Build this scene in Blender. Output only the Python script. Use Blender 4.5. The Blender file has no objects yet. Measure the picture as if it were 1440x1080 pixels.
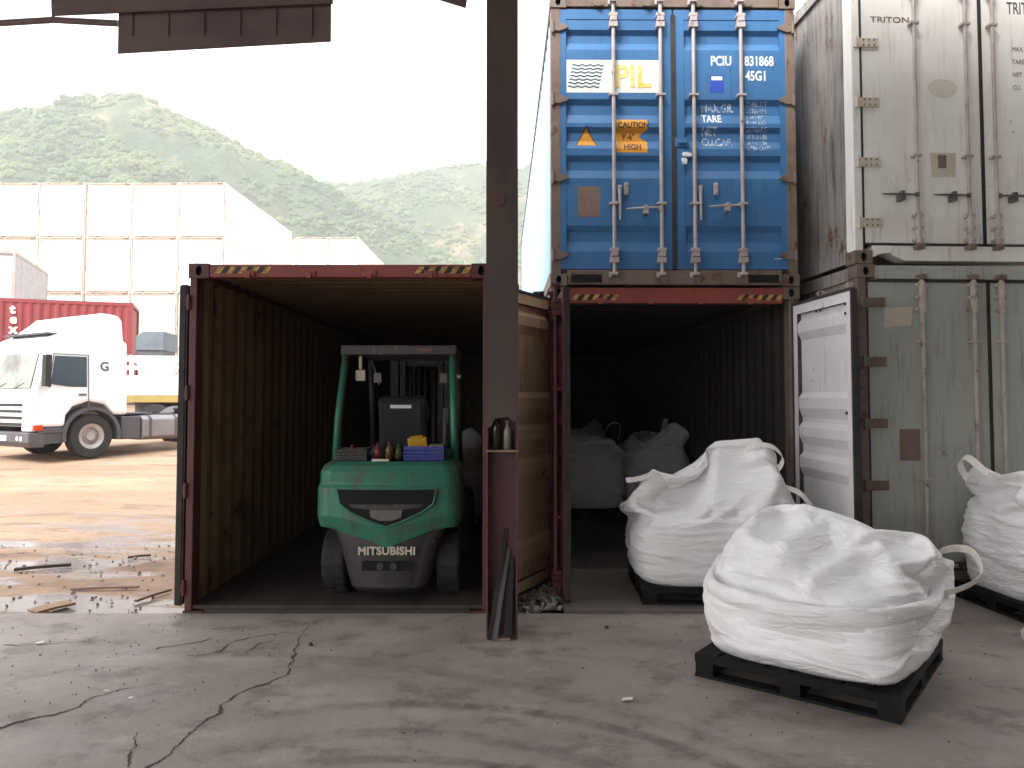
import bpy, bmesh, math, random
import numpy as np
from mathutils import Vector, Matrix, noise
R = math.radians
random.seed(7); np.random.seed(7)
S = bpy.context.scene
COL = S.collection

# ------------------------------------------------------------------ camera, sky, sun, exposure
PITCH = R(2.5); F = 1080.0; CAMZ = 1.71; SH = -29.2
cam = bpy.data.objects.new('camera', bpy.data.cameras.new('camera')); COL.objects.link(cam)
cam.location = (0, 0, CAMZ); cam.rotation_euler = (R(90) + PITCH, 0, 0)
cam.data.sensor_width = 36; cam.data.lens = 27; cam.data.shift_y = SH / 1440
cam.data.clip_end = 5000; cam.data.clip_start = .05
S.camera = cam
w = bpy.data.worlds.new('World'); S.world = w; w.use_nodes = True
nt = w.node_tree; nt.nodes.clear()
sky = nt.nodes.new('ShaderNodeTexSky'); sky.sky_type = 'NISHITA'; sky.sun_disc = False
SUN_EL, SUN_AZ = R(46), R(214)
sky.sun_elevation = SUN_EL; sky.sun_rotation = SUN_AZ; sky.air_density = 1; sky.dust_density = 4; sky.ozone_density = 1
hs = nt.nodes.new('ShaderNodeHueSaturation'); hs.inputs['Saturation'].default_value = .12
mx = nt.nodes.new('ShaderNodeMix'); mx.data_type = 'RGBA'; mx.inputs[0].default_value = .6
mx.inputs[7].default_value = (8.7, 8.8, 9.05, 1)          # even cloud cover over the clear sky
bg = nt.nodes.new('ShaderNodeBackground'); bg.inputs[1].default_value = .13
ow = nt.nodes.new('ShaderNodeOutputWorld')
nt.links.new(sky.outputs[0], hs.inputs['Color']); nt.links.new(hs.outputs[0], mx.inputs[6])
nt.links.new(mx.outputs[2], bg.inputs[0]); nt.links.new(bg.outputs[0], ow.inputs[0])
sun = bpy.data.objects.new('sun', bpy.data.lights.new('sun', 'SUN')); COL.objects.link(sun)
sun.data.energy = 2.0; sun.data.angle = R(25); sun.data.color = (1, .98, .955)
sd = Vector((math.sin(SUN_AZ) * math.cos(SUN_EL), math.cos(SUN_AZ) * math.cos(SUN_EL), math.sin(SUN_EL)))
sun.rotation_euler = (-sd).to_track_quat('-Z', 'Y').to_euler()
S.view_settings.view_transform = 'Standard'; S.view_settings.look = 'None'
S.view_settings.exposure = 1.6; S.view_settings.gamma = 1
S.cycles.max_bounces = 8; S.cycles.diffuse_bounces = 5; S.cycles.volume_bounces = 1
S.cycles.use_denoising = True

def ray(px, py):                       # a pixel of the 1440x1080 photograph -> direction; used for measuring only
    v = Vector(((px - 720) / F, (540 + SH - py) / F, -1))
    return Matrix.Rotation(R(90) + PITCH, 3, 'X') @ v
def P(px, py, Y):
    d = ray(px, py); t = Y / d.y
    return Vector((d.x * t, Y, CAMZ + d.z * t))

# ------------------------------------------------------------------ helpers
def s2l(c):
    c = c / 255.0
    return c / 12.92 if c <= .04045 else ((c + .055) / 1.055) ** 2.4
def rgb(r, g, b): return (s2l(r), s2l(g), s2l(b), 1)

def mat(name, col, rough=.6, col2=None, nscale=3.0, stretch=(1, 1, 1), amt=.5, rust=0.0, rustcol=(.10, .035, .015, 1),
        rscale=4.0, bump=0.0, bscale=40.0, metallic=0.0, streak=0.0, streakcol=(.05, .035, .025, 1), spec=.5, lo=.4, hi=.65):
    m = bpy.data.materials.new(name); m.use_nodes = True; t = m.node_tree; L = t.links.new
    p = t.nodes['Principled BSDF']
    p.inputs['Roughness'].default_value = rough; p.inputs['Metallic'].default_value = metallic
    p.inputs['Specular IOR Level'].default_value = spec
    tc = t.nodes.new('ShaderNodeTexCoord')
    def nz(scale, st=(1, 1, 1), det=6, r=.6):
        mp = t.nodes.new('ShaderNodeMapping'); mp.inputs['Scale'].default_value = st
        n = t.nodes.new('ShaderNodeTexNoise'); n.inputs['Scale'].default_value = scale
        n.inputs['Detail'].default_value = det; n.inputs['Roughness'].default_value = r
        L(tc.outputs['Object'], mp.inputs[0]); L(mp.outputs[0], n.inputs['Vector']); return n.outputs[0]
    def rng(o, a, b, to=1.0):
        r = t.nodes.new('ShaderNodeMapRange'); r.inputs[1].default_value = a; r.inputs[2].default_value = b
        r.inputs[4].default_value = to; L(o, r.inputs[0]); return r.outputs[0]
    def mix(f, a, b):
        x = t.nodes.new('ShaderNodeMix'); x.data_type = 'RGBA'
        L(f, x.inputs[0])
        for i, v in ((6, a), (7, b)):
            if isinstance(v, tuple): x.inputs[i].default_value = v
            else: L(v, x.inputs[i])
        return x.outputs[2]
    c2 = col2 or tuple([v * .6 for v in col[:3]] + [1])
    c = mix(rng(nz(nscale, stretch), lo, hi, amt), col, c2)
    if streak > 0:
        c = mix(rng(nz(7, (3, 3, .25), 5), .62 - .25 * streak, .78, min(1, streak + .3)), c, streakcol)
    if rust > 0:
        n = nz(rscale, (1, 1, .7), 10, .7)
        f = rng(n, .68 - .25 * rust, .74 - .22 * rust, .95); c = mix(f, c, rustcol)
    L(c, p.inputs['Base Color'])
    if bump > 0:
        b = t.nodes.new('ShaderNodeBump'); b.inputs['Strength'].default_value = 1; b.inputs['Distance'].default_value = bump
        L(nz(bscale, stretch, 5), b.inputs['Height']); L(b.outputs[0], p.inputs['Normal'])
    return m

def obj(name, bm, m, parent=None, smooth=False, bevel=0, recalc=True):
    if recalc: bmesh.ops.recalc_face_normals(bm, faces=bm.faces)
    me = bpy.data.meshes.new(name); bm.to_mesh(me); bm.free()
    for mm in (m if isinstance(m, (list, tuple)) else [m]):
        if mm: me.materials.append(mm)
    if smooth:
        for p in me.polygons: p.use_smooth = True
    o = bpy.data.objects.new(name, me); COL.objects.link(o); o.parent = parent
    if bevel:
        b = o.modifiers.new('bevel', 'BEVEL'); b.width = bevel; b.segments = 2; b.limit_method = 'ANGLE'; b.angle_limit = R(40)
    return o
def tag(o, label=None, cat=None, group=None, kind=None):
    if label: o['label'] = label
    if cat: o['category'] = cat
    if group: o['group'] = group
    if kind: o['kind'] = kind
    return o
def empty(name, loc, rz=0, label=None, cat=None, group=None, parent=None):
    o = bpy.data.objects.new(name, None); COL.objects.link(o); o.location = loc; o.rotation_euler = (0, 0, rz)
    o.empty_display_size = .2; o.parent = parent
    return tag(o, label, cat, group)
def B(): return bmesh.new()
def box(bm, x0, x1, y0, y1, z0, z1, mi=0, M=None):
    vs = [bm.verts.new((x, y, z)) for x in (x0, x1) for y in (y0, y1) for z in (z0, z1)]
    if M is not None:
        for v in vs: v.co = M @ v.co
    for q in ((0, 1, 3, 2), (4, 6, 7, 5), (0, 4, 5, 1), (2, 3, 7, 6), (0, 2, 6, 4), (1, 5, 7, 3)):
        f = bm.faces.new([vs[i] for i in q]); f.material_index = mi
    return vs
def tube(bm, pts, r, seg=10, caps=True, mi=0):
    pts = [Vector(p) for p in pts]; rings = []; up = None
    for i, p in enumerate(pts):
        d = (pts[min(i + 1, len(pts) - 1)] - pts[max(i - 1, 0)]).normalized()
        a = (d.orthogonal() if up is None else (up - d * up.dot(d))).normalized(); up = a
        b = d.cross(a); rr = r[i] if isinstance(r, (list, tuple)) else r
        rings.append([bm.verts.new(p + (a * math.cos(t) + b * math.sin(t)) * rr) for t in [k * 2 * math.pi / seg for k in range(seg)]])
    for A, C in zip(rings, rings[1:]):
        for k in range(seg): bm.faces.new((A[k], A[(k + 1) % seg], C[(k + 1) % seg], C[k])).material_index = mi
    if caps: bm.faces.new(rings[0][::-1]).material_index = mi; bm.faces.new(rings[-1]).material_index = mi
def prism(bm, pts, fn, a, b, mi=0):     # polygon pts extruded from a to b; fn(u,v,w)->3d
    A = [bm.verts.new(fn(u, v, a)) for u, v in pts]; C = [bm.verts.new(fn(u, v, b)) for u, v in pts]
    n = len(pts); bm.faces.new(A).material_index = mi; bm.faces.new(C[::-1]).material_index = mi
    for i in range(n): bm.faces.new((A[i], C[i], C[(i + 1) % n], A[(i + 1) % n])).material_index = mi
def lathe(bm, prof, axis_pt, seg=32, axis='y', mi=0, a0=0, a1=2 * math.pi):   # prof: (radius, along)
    full = abs(a1 - a0 - 2 * math.pi) < 1e-6; n = seg if full else seg + 1; rings = []
    for r, h in prof:
        ring = []
        for k in range(n):
            t = a0 + (a1 - a0) * k / seg; c, s = r * math.cos(t), r * math.sin(t)
            q = {'y': (c, h, s), 'x': (h, c, s), 'z': (c, s, h)}[axis]
            ring.append(bm.verts.new(Vector(q) + Vector(axis_pt)))
        rings.append(ring)
    for A, C in zip(rings, rings[1:]):
        for k in range(seg): bm.faces.new((A[k], A[(k + 1) % n], C[(k + 1) % n], C[k])).material_index = mi
def ribbon(bm, pts, width_dir, wd, th=.003, mi=0):
    pts = [Vector(p) for p in pts]; rows = []
    for i, p in enumerate(pts):
        d = (pts[min(i + 1, len(pts) - 1)] - pts[max(i - 1, 0)]).normalized()
        wv = Vector(width_dir[i] if isinstance(width_dir, list) else width_dir).normalized()
        wv = (wv - d * wv.dot(d)).normalized(); nn = d.cross(wv)
        rows.append([bm.verts.new(p + wv * a * wd / 2 + nn * b * th / 2) for a, b in ((-1, -1), (1, -1), (1, 1), (-1, 1))])
    for A, C in zip(rows, rows[1:]):
        for k in range(4): bm.faces.new((A[k], A[(k + 1) % 4], C[(k + 1) % 4], C[k])).material_index = mi
    bm.faces.new(rows[0][::-1]); bm.faces.new(rows[-1])
def spline(pts, n=8):
    pts = [Vector(p) for p in pts]; out = []
    for i in range(len(pts) - 1):
        p0 = pts[max(i - 1, 0)]; p1 = pts[i]; p2 = pts[i + 1]; p3 = pts[min(i + 2, len(pts) - 1)]
        for k in range(n):
            t = k / n
            out.append(.5 * ((2 * p1) + (p2 - p0) * t + (2 * p0 - 5 * p1 + 4 * p2 - p3) * t * t + (3 * p1 - p0 - 3 * p2 + p3) * t ** 3))
    out.append(pts[-1]); return out
def text(name, body, size, loc, m, parent, depth=None, breaks=(), rot=(math.pi / 2, 0, 0), bold=.0, sx=1.0, align='LEFT', ex=.0006, space=1.0):
    c = bpy.data.curves.new(name, 'FONT'); c.body = body; c.size = size; c.extrude = ex; c.offset = bold; c.align_x = align
    c.resolution_u = 3; c.space_character = space
    tmp = bpy.data.objects.new('tmp', c); COL.objects.link(tmp)
    dg = bpy.context.evaluated_depsgraph_get(); me = bpy.data.meshes.new_from_object(tmp.evaluated_get(dg)); 
    bpy.data.objects.remove(tmp)
    bm = B(); bm.from_mesh(me)
    M = Matrix.Translation(loc) @ Matrix(((1, 0, 0, 0), (0, 1, 0, 0), (0, 0, 1, 0), (0, 0, 0, 1)))
    from mathutils import Euler
    M = M @ Euler(rot).to_matrix().to_4x4() @ Matrix.Diagonal((sx, 1, 1, 1))
    for v in bm.verts: v.co = M @ v.co
    if depth: conform(bm, depth, breaks)
    o = obj(name, bm, m, parent, recalc=False); return o
def conform(bm, depth, breaks):
    for z in breaks:
        bmesh.ops.bisect_plane(bm, geom=bm.verts[:] + bm.edges[:] + bm.faces[:], plane_co=(0, 0, z), plane_no=(0, 0, 1))
    for v in bm.verts: v.co.y += depth(v.co.z)
def nmat(): pass

# ------------------------------------------------------------------ materials
M = {}
M['red'] = mat('red_paint', rgb(88, 42, 38), .6, rgb(62, 33, 31), 3, rust=.35, rscale=5, streak=.25)
M['redhdr'] = mat('red_header_paint', rgb(140, 62, 52), .6, rgb(100, 46, 40), 3, rust=.35, rscale=6, streak=.2)
M['maroon'] = mat('maroon_paint', rgb(92, 40, 40), .5, rgb(66, 32, 33), 3, rust=.3, streak=.3)
M['yel_in'] = mat('ochre_interior', rgb(138, 110, 76), .6, rgb(102, 74, 54), 2.2, rust=.35, streak=.45)
M['tan'] = mat('tan_door_paint', rgb(216, 190, 152), .55, rgb(184, 156, 120), 2.2, rust=.22, streak=.3)
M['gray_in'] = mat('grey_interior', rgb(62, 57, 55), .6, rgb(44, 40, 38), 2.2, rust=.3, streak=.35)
M['wdoor'] = mat('pale_door_paint', rgb(224, 221, 221), .5, rgb(204, 200, 200), 2.0, rust=.16, rscale=7, streak=.12)
M['blue'] = mat('blue_paint', rgb(58, 110, 158), .5, rgb(42, 88, 136), 2.5, rust=.13, rscale=6, streak=.15, streakcol=rgb(30, 50, 80))
M['blueside'] = mat('overexposed_blue_paint', rgb(150, 190, 225), .5, rgb(170, 205, 232), 1, rust=.1)  # blue side made paler: the glare of the yard light is in the colour
M['bluegreen'] = mat('weathered_green_grey', rgb(112, 112, 92), .6, rgb(84, 72, 58), 5, rust=.5, streak=.3)
M['frame'] = mat('weathered_frame', rgb(118, 102, 90), .6, rgb(88, 70, 60), 5, rust=.5, rscale=8)
M['rod'] = mat('galvanised_rod', rgb(182, 172, 168), .5, rgb(140, 124, 118), 6, rust=.3, rscale=9, metallic=.2)
M['rodlow'] = mat('dull_rod', rgb(176, 168, 156), .5, rgb(140, 124, 108), 6, rust=.42, rscale=9)
M['gasket'] = mat('rubber_gasket', rgb(44, 42, 42), .8, rgb(70, 64, 60), 6)
M['reefer'] = mat('white_reefer_paint', rgb(236, 233, 226), .45, rgb(212, 206, 196), 1.6, rust=.22, rscale=5, streak=.26, streakcol=rgb(160, 138, 112))
M['reefer_low'] = mat('grey_reefer_paint', rgb(172, 174, 166), .45, rgb(142, 142, 134), 1.1, rust=.27, rscale=3.2, streak=.36, streakcol=rgb(96, 84, 68))
M['reeferside'] = mat('dirty_aluminium_side', rgb(150, 144, 138), .5, rgb(70, 62, 56), 1.3, (1, .35, .35), .85, rust=.4, rscale=3, streak=.65, streakcol=rgb(46, 40, 36))
M['farwhite'] = mat('white_far_paint', rgb(216, 215, 211), .5, rgb(202, 200, 194), .6, rust=.10, rscale=1.2)
M['farrust'] = mat('rusted_white_frame', rgb(160, 128, 98), .6, rgb(112, 76, 52), 1.5, rust=.75, rscale=2.5, rustcol=rgb(74, 40, 26))
M['black'] = mat('black_rubber', rgb(30, 29, 29), .75, rgb(46, 44, 42), 6, bump=.001)
M['pallet'] = mat('black_plastic', rgb(15, 15, 16), .75, rgb(34, 32, 32), 8, bump=.0006, spec=.2)
M['dark'] = mat('painted_hole_shade', rgb(12, 12, 12), .9)  # near-black colour painted in as the shade inside holes and slots
M['steel'] = mat('raw_steel', rgb(108, 104, 100), .45, rgb(74, 70, 66), 3, metallic=.5, rust=.25)
M['plate'] = mat('steel_plate', rgb(112, 104, 98), .55, rgb(84, 76, 70), 1.6, rust=.3, rscale=3, metallic=.15, rustcol=rgb(80, 58, 46), bump=.0008)
M['ply'] = mat('container_plywood', rgb(66, 58, 53), .75, rgb(42, 36, 33), 2.5, (4, .5, 1), .8)
M['white'] = mat('white_lettering', rgb(225, 228, 230), .5, rgb(190, 200, 212), 14, lo=.45, hi=.7, amt=.8)
M['whiteworn'] = mat('worn_lettering', rgb(190, 200, 212), .5, rgb(60, 100, 150), 26, lo=.42, hi=.58, amt=.9)
M['sticker'] = mat('white_sticker', rgb(228, 228, 224), .45, rgb(205, 205, 200), 8)
M['yelfade'] = mat('faded_yellow', rgb(222, 196, 84), .5, rgb(228, 216, 160), 9, lo=.4, hi=.6, amt=.9)
M['teal'] = mat('dark_teal_ink', rgb(36, 84, 104), .5)
M['orange'] = mat('orange_sticker', rgb(216, 150, 40), .5, rgb(196, 120, 30), 8)
M['ink'] = mat('dark_ink', rgb(52, 40, 34), .6)
M['hazy'] = mat('hazard_yellow_shade_dulled', rgb(196, 156, 74), .6, rgb(110, 62, 46), 22, amt=.9)  # brown blotches painted in, dulling the yellow as shade would
M['hazb'] = mat('hazard_black', rgb(30, 26, 24), .6)
M['brown'] = mat('brown_patch', rgb(126, 106, 94), .7, rgb(104, 84, 74), 10)
M['beige'] = mat('beige_label', rgb(204, 194, 176), .6, rgb(180, 166, 150), 8)
M['decalblue'] = mat('blue_decal', rgb(40, 70, 170), .5, rgb(60, 90, 180), 10)
M['green'] = mat('green_machine_paint', rgb(44, 116, 92), .48, rgb(30, 84, 68), 3, rust=.62, rscale=6, rustcol=rgb(70, 84, 70), streak=.3)
M['gdark'] = mat('dark_machine_paint', rgb(46, 42, 42), .55, rgb(66, 60, 58), 7, rust=.22, rscale=10, rustcol=rgb(120, 112, 104))
M['seat'] = mat('black_vinyl', rgb(34, 34, 36), .5, rgb(46, 46, 48), 6)
M['basket'] = mat('blue_plastic', rgb(44, 58, 150), .45)
M['yellow'] = mat('yellow_plastic', rgb(200, 150, 34), .5, rgb(180, 140, 40), 5)
M['post'] = mat('brown_post_paint', rgb(80, 66, 58), .65, rgb(56, 46, 42), 1.6, (2, 2, .6), .8, rust=.25, rscale=5)
M['postlow'] = mat('maroon_web_paint', rgb(92, 52, 56), .6, rgb(66, 40, 44), 3, rust=.2)
M['shedsteel'] = mat('shed_sheet', rgb(96, 74, 70), .6, rgb(72, 56, 54), 1.2, (1, 1, 3), .8, rust=.25)
M['roofm'] = mat('shed_roof_sheet', rgb(120, 116, 112), .6)
M['tile'] = mat('wood', rgb(150, 122, 96), .7, rgb(110, 86, 64), 5, (1, 8, 1))
M['stone'] = mat('rubble', rgb(150, 142, 136), .85, rgb(104, 96, 90), 12, bump=.003)
M['truckw'] = mat('white_truck_paint', rgb(232, 232, 232), .3, rgb(215, 214, 212), 1.5)
M['truckd'] = mat('dark_grey_plastic', rgb(70, 68, 72), .55, rgb(88, 84, 86), 3)
M['redtruck'] = mat('red_far_container', rgb(126, 38, 40), .5, rgb(108, 34, 36), .8, rust=.15, rscale=2)
M['alu'] = mat('brushed_tank', rgb(150, 146, 148), .35, rgb(120, 116, 118), 2, metallic=.6)
M['rim'] = mat('wheel_rim', rgb(170, 164, 160), .5, rgb(120, 110, 104), 5, rust=.2, metallic=.3)
M['lamp'] = mat('lamp_glass', rgb(225, 225, 225), .15)
M['amber'] = mat('amber_lamp', rgb(200, 70, 40), .2)
M['glassy'] = mat('dark_window_glass', rgb(60, 66, 64), .06, rgb(44, 50, 48), 1)
M['hill'] = None

def dirt_ground(name, c1, c2, c3, puddle=True):
    m = bpy.data.materials.new(name); m.use_nodes = True; t = m.node_tree; L = t.links.new; p = t.nodes['Principled BSDF']
    tc = t.nodes.new('ShaderNodeTexCoord')
    def nz(scale, st=(1, 1, 1), det=8, r=.6, off=(0, 0, 0)):
        mp = t.nodes.new('ShaderNodeMapping'); mp.inputs['Scale'].default_value = st; mp.inputs['Location'].default_value = off
        n = t.nodes.new('ShaderNodeTexNoise'); n.inputs['Scale'].default_value = scale; n.inputs['Detail'].default_value = det; n.inputs['Roughness'].default_value = r
        L(tc.outputs['Object'], mp.inputs[0]); L(mp.outputs[0], n.inputs['Vector']); return n.outputs[0]
    def rng(o, a, b, lo=0., to=1.):
        r = t.nodes.new('ShaderNodeMapRange'); r.inputs[1].default_value = a; r.inputs[2].default_value = b
        r.inputs[3].default_value = lo; r.inputs[4].default_value = to; L(o, r.inputs[0]); return r.outputs[0]
    def mix(f, a, b):
        x = t.nodes.new('ShaderNodeMix'); x.data_type = 'RGBA'; L(f, x.inputs[0])
        for i, v in ((6, a), (7, b)):
            if isinstance(v, tuple): x.inputs[i].default_value = v
            else: L(v, x.inputs[i])
        return x.outputs[2]
    def mul(a, b):
        x = t.nodes.new('ShaderNodeMath'); x.operation = 'MULTIPLY'; L(a, x.inputs[0])
        if isinstance(b, float): x.inputs[1].default_value = b
        else: L(b, x.inputs[1])
        return x.outputs[0]
    c = mix(rng(nz(.35, (.5, 1.6, 1)), .4, .62), c1, c2)
    c = mix(rng(nz(1.1, (.7, 1.8, 1)), .52, .66, 0, .7), c, c3)
    c = mix(rng(nz(9), .56, .72, 0, .4), c, tuple(v * .5 for v in c3[:3]) + (1,))
    rough = rng(nz(2), .3, .7, .6, .9)
    bmp = nz(6, (1, 1, 1), 10, .7)
    if puddle:
        sx = t.nodes.new('ShaderNodeSeparateXYZ'); L(tc.outputs['Object'], sx.inputs[0])
        near = rng(sx.outputs[1], 9.5, 13.0, 1., 0.)
        pm = mul(rng(nz(.9, (.55, 1.7, 1), 5, .55, (3.3, 1.2, 0)), .5, .56), near)
        c = mix(pm, c, (.20, .165, .15, 1)); 
        fr = mul(pm, 1.0)
        x = t.nodes.new('ShaderNodeMix'); x.data_type = 'FLOAT'; L(fr, x.inputs[0]); L(rough, x.inputs[2]); x.inputs[3].default_value = .16; rough = x.outputs[0]
        mud = mul(rng(nz(2.6, (.8, 2, 1), 6, .6, (9, 2, 0)), .55, .64, 0, .65), near); c = mix(mud, c, (.10, .07, .055, 1))
        y = t.nodes.new('ShaderNodeMix'); y.data_type = 'FLOAT'; L(pm, y.inputs[0]); L(bmp, y.inputs[2]); y.inputs[3].default_value = .4; bmp = y.outputs[0]
    b = t.nodes.new('ShaderNodeBump'); b.inputs['Distance'].default_value = .03; L(bmp, b.inputs['Height']); L(b.outputs[0], p.inputs['Normal'])
    L(c, p.inputs['Base Color']); L(rough, p.inputs['Roughness']); return m
M['yard'] = dirt_ground('wet_tan_dirt', rgb(142, 114, 90), rgb(160, 134, 110), rgb(104, 84, 68))

def concrete(name):
    m = bpy.data.materials.new(name); m.use_nodes = True; t = m.node_tree; L = t.links.new; p = t.nodes['Principled BSDF']
    tc = t.nodes.new('ShaderNodeTexCoord')
    def nz(scale, st=(1, 1, 1), det=8, r=.6):
        mp = t.nodes.new('ShaderNodeMapping'); mp.inputs['Scale'].default_value = st
        n = t.nodes.new('ShaderNodeTexNoise'); n.inputs['Scale'].default_value = scale; n.inputs['Detail'].default_value = det; n.inputs['Roughness'].default_value = r
        L(tc.outputs['Object'], mp.inputs[0]); L(mp.outputs[0], n.inputs['Vector']); return n.outputs[0]
    def rng(o, a, b, lo=0., to=1.):
        r = t.nodes.new('ShaderNodeMapRange'); r.interpolation_type = 'SMOOTHSTEP'; r.inputs[1].default_value = a; r.inputs[2].default_value = b
        r.inputs[3].default_value = lo; r.inputs[4].default_value = to; L(o, r.inputs[0]); return r.outputs[0]
    def mth(op, a, b):
        x = t.nodes.new('ShaderNodeMath'); x.operation = op
        for i, v in enumerate((a, b)):
            if isinstance(v, (int, float)): x.inputs[i].default_value = v
            else: L(v, x.inputs[i])
        return x.outputs[0]
    def mix(f, a, b):
        x = t.nodes.new('ShaderNodeMix'); x.data_type = 'RGBA'; L(f, x.inputs[0])
        for i, v in ((6, a), (7, b)):
            if isinstance(v, tuple): x.inputs[i].default_value = v
            else: L(v, x.inputs[i])
        return x.outputs[2]
    c = mix(rng(nz(.8), .35, .65), rgb(153, 142, 134), rgb(132, 122, 115))
    c = mix(rng(nz(2.6, (1, 1.15, 1), 10, .7), .5, .64, 0, .75), c, rgb(102, 92, 85))
    c = mix(rng(nz(1.7, (.8, 1.3, 1), 8, .65), .53, .64, 0, .65), c, rgb(164, 152, 143))
    c = mix(rng(nz(38, (1, 1, 1), 4), .6, .74, 0, .5), c, rgb(74, 64, 60))
    c = mix(rng(nz(110, (1, 1, 1), 3), .58, .7, 0, .45), c, rgb(84, 76, 70)); c = mix(rng(nz(90, (1.1, 1, 1), 3), .62, .7, 0, .45), c, rgb(196, 186, 176))
    # tyre marks: arcs worn into the concrete
    sp = t.nodes.new('ShaderNodeSeparateXYZ'); L(tc.outputs['Object'], sp.inputs[0])
    wob = nz(.8, (1, 1, 1), 2)
    tot = None
    for (cx, cy, r0, wd, amt) in TYRES:
        dx = mth('SUBTRACT', sp.outputs[0], cx); dy = mth('SUBTRACT', sp.outputs[1], cy)
        d = mth('SQRT', mth('ADD', mth('MULTIPLY', dx, dx), mth('MULTIPLY', dy, dy)), 0)
        d = mth('ADD', d, mth('MULTIPLY', wob, .12))
        e = mth('ABSOLUTE', mth('SUBTRACT', d, r0 + .06), 0)
        k = mth('MULTIPLY', rng(e, wd * .3, wd, amt, 0.), rng(dx, -1.4, .4, 0., 1.))
        tot = k if tot is None else mth('MAXIMUM', tot, k)
    tot = mth('MULTIPLY', tot, rng(nz(6, (1, 1, 1), 6, .7), .35, .6, .25, 1.))
    c = mix(tot, c, rgb(62, 54, 52))
    b = t.nodes.new('ShaderNodeBump'); b.inputs['Distance'].default_value = .004; L(nz(22, (1, 1, 1), 10, .7), b.inputs['Height']); L(b.outputs[0], p.inputs['Normal'])
    L(c, p.inputs['Base Color']); L(rng(nz(1.5), .3, .7, .5, .75), p.inputs['Roughness']); return m
TYRES = [(-.55, 2.35, 2.0, .07, .6), (-.6, 2.2, 1.78, .09, .45), (-.6, 1.75, 1.95, .06, .6), (-.8, 1.5, 1.9, .05, .5), (-2.2, .6, 4.6, .10, .3)]
M['slab'] = concrete('worn_concrete')

# ------------------------------------------------------------------ ground
def smooth(t): t = max(0, min(1, t)); return t * t * (3 - 2 * t)
def yard_z(x, y):
    r = 0
    for (a, za), (b, zb) in zip([(-99, 0), (9, 0), (18, .36), (40, 1.41), (60, 2.7), (120, 4.5), (400, 6)], [(9, 0), (18, .36), (40, 1.41), (60, 2.7), (120, 4.5), (400, 6), (9999, 6)]):
        if a <= y <= b: r = za + (zb - za) * (y - a) / (b - a); break
    k = max(smooth((-x - 3.2) / 4), smooth((y - 21) / 12))
    return -.112 + r * k
bm = B()
xs = sorted(set([-1400, -500, -200, -100, -60] + [-40 + .5 * i for i in range(0, 97)] + [12, 20, 40, 100, 300, 1400]))
ys = [6.05 + .3 * i for i in range(0, 50)] + [21 + 1.0 * i for i in range(0, 45)] + [70, 85, 110, 150, 220, 400, 900, 1400]
vv = [[bm.verts.new((x, y, yard_z(x, y) + (.012 * noise.noise(Vector((x * 1.3, y * 1.9, 0))) if (x < -3 and y < 40) else 0))) for y in ys] for x in xs]
for i in range(len(xs) - 1):
    for j in range(len(ys) - 1): bm.faces.new((vv[i][j], vv[i + 1][j], vv[i + 1][j + 1], vv[i][j + 1]))
tag(obj('yard_ground', bm, M['yard'], smooth=True), kind='structure')
bm = B(); pg = [(-26, -28), (26, -28), (26, 20), (2.87, 20), (2.87, 6.16), (-26, 6.16)]
prism(bm, pg, lambda u, v, q: Vector((u, v, q)), -.4, 0)
slab = tag(obj('concrete_floor', bm, M['slab'], bevel=.01), kind='structure')

M['crack'] = mat('crack_dirt', rgb(58, 48, 44), .9, rgb(80, 68, 62), 20)
def ground_px(px, py, z=0.0):
    d = ray(px, py); t = (z - CAMZ) / d.z; return Vector((d.x * t, d.y * t, z))
def crack(pix, w0, name='crack'):
    pts = [ground_px(*p) for p in pix]; pts = spline(pts, 22); bm = B(); prev = None
    for i, p in enumerate(pts):
        d = (pts[min(i + 1, len(pts) - 1)] - pts[max(i - 1, 0)]); n = Vector((-d.y, d.x, 0)).normalized()
        ww = w0 * .62 * (.25 + 1.1 * abs(noise.noise(p * 7.1)) * 2 + .6 * random.random()) * (1 if 0 < i < len(pts) - 1 else .1)
        q = p + n * (noise.noise(p * 9) * .03 + noise.noise(p * 31) * .012)
        a = bm.verts.new((q.x + n.x * ww, q.y + n.y * ww, .003)); b = bm.verts.new((q.x - n.x * ww, q.y - n.y * ww, .003))
        if prev: bm.faces.new((prev[0], prev[1], b, a))
        prev = (a, b)
    return tag(obj(name, bm, M['crack']), kind='structure')
crack([(200, 1085), (238, 1060), (262, 1035), (305, 1005), (320, 985), (345, 972), (395, 952), (410, 930), (418, 905)], .009)
crack([(418, 905), (430, 885), (447, 874)], .004)
crack([(-5, 1026), (50, 1010), (95, 1000), (120, 986)], .012)
crack([(120, 986), (170, 970), (225, 962)], .005)
crack([(180, 1080), (186, 1052), (190, 1030)], .006)
crack([(218, 912), (260, 906), (300, 899)], .009)
crack([(262, 922), (300, 920), (330, 903), (372, 893), (418, 890)], .007)
crack([(0, 908), (60, 906), (110, 903), (150, 900)], .005)
crack([(340, 918), (362, 908), (384, 900)], .006)

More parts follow.
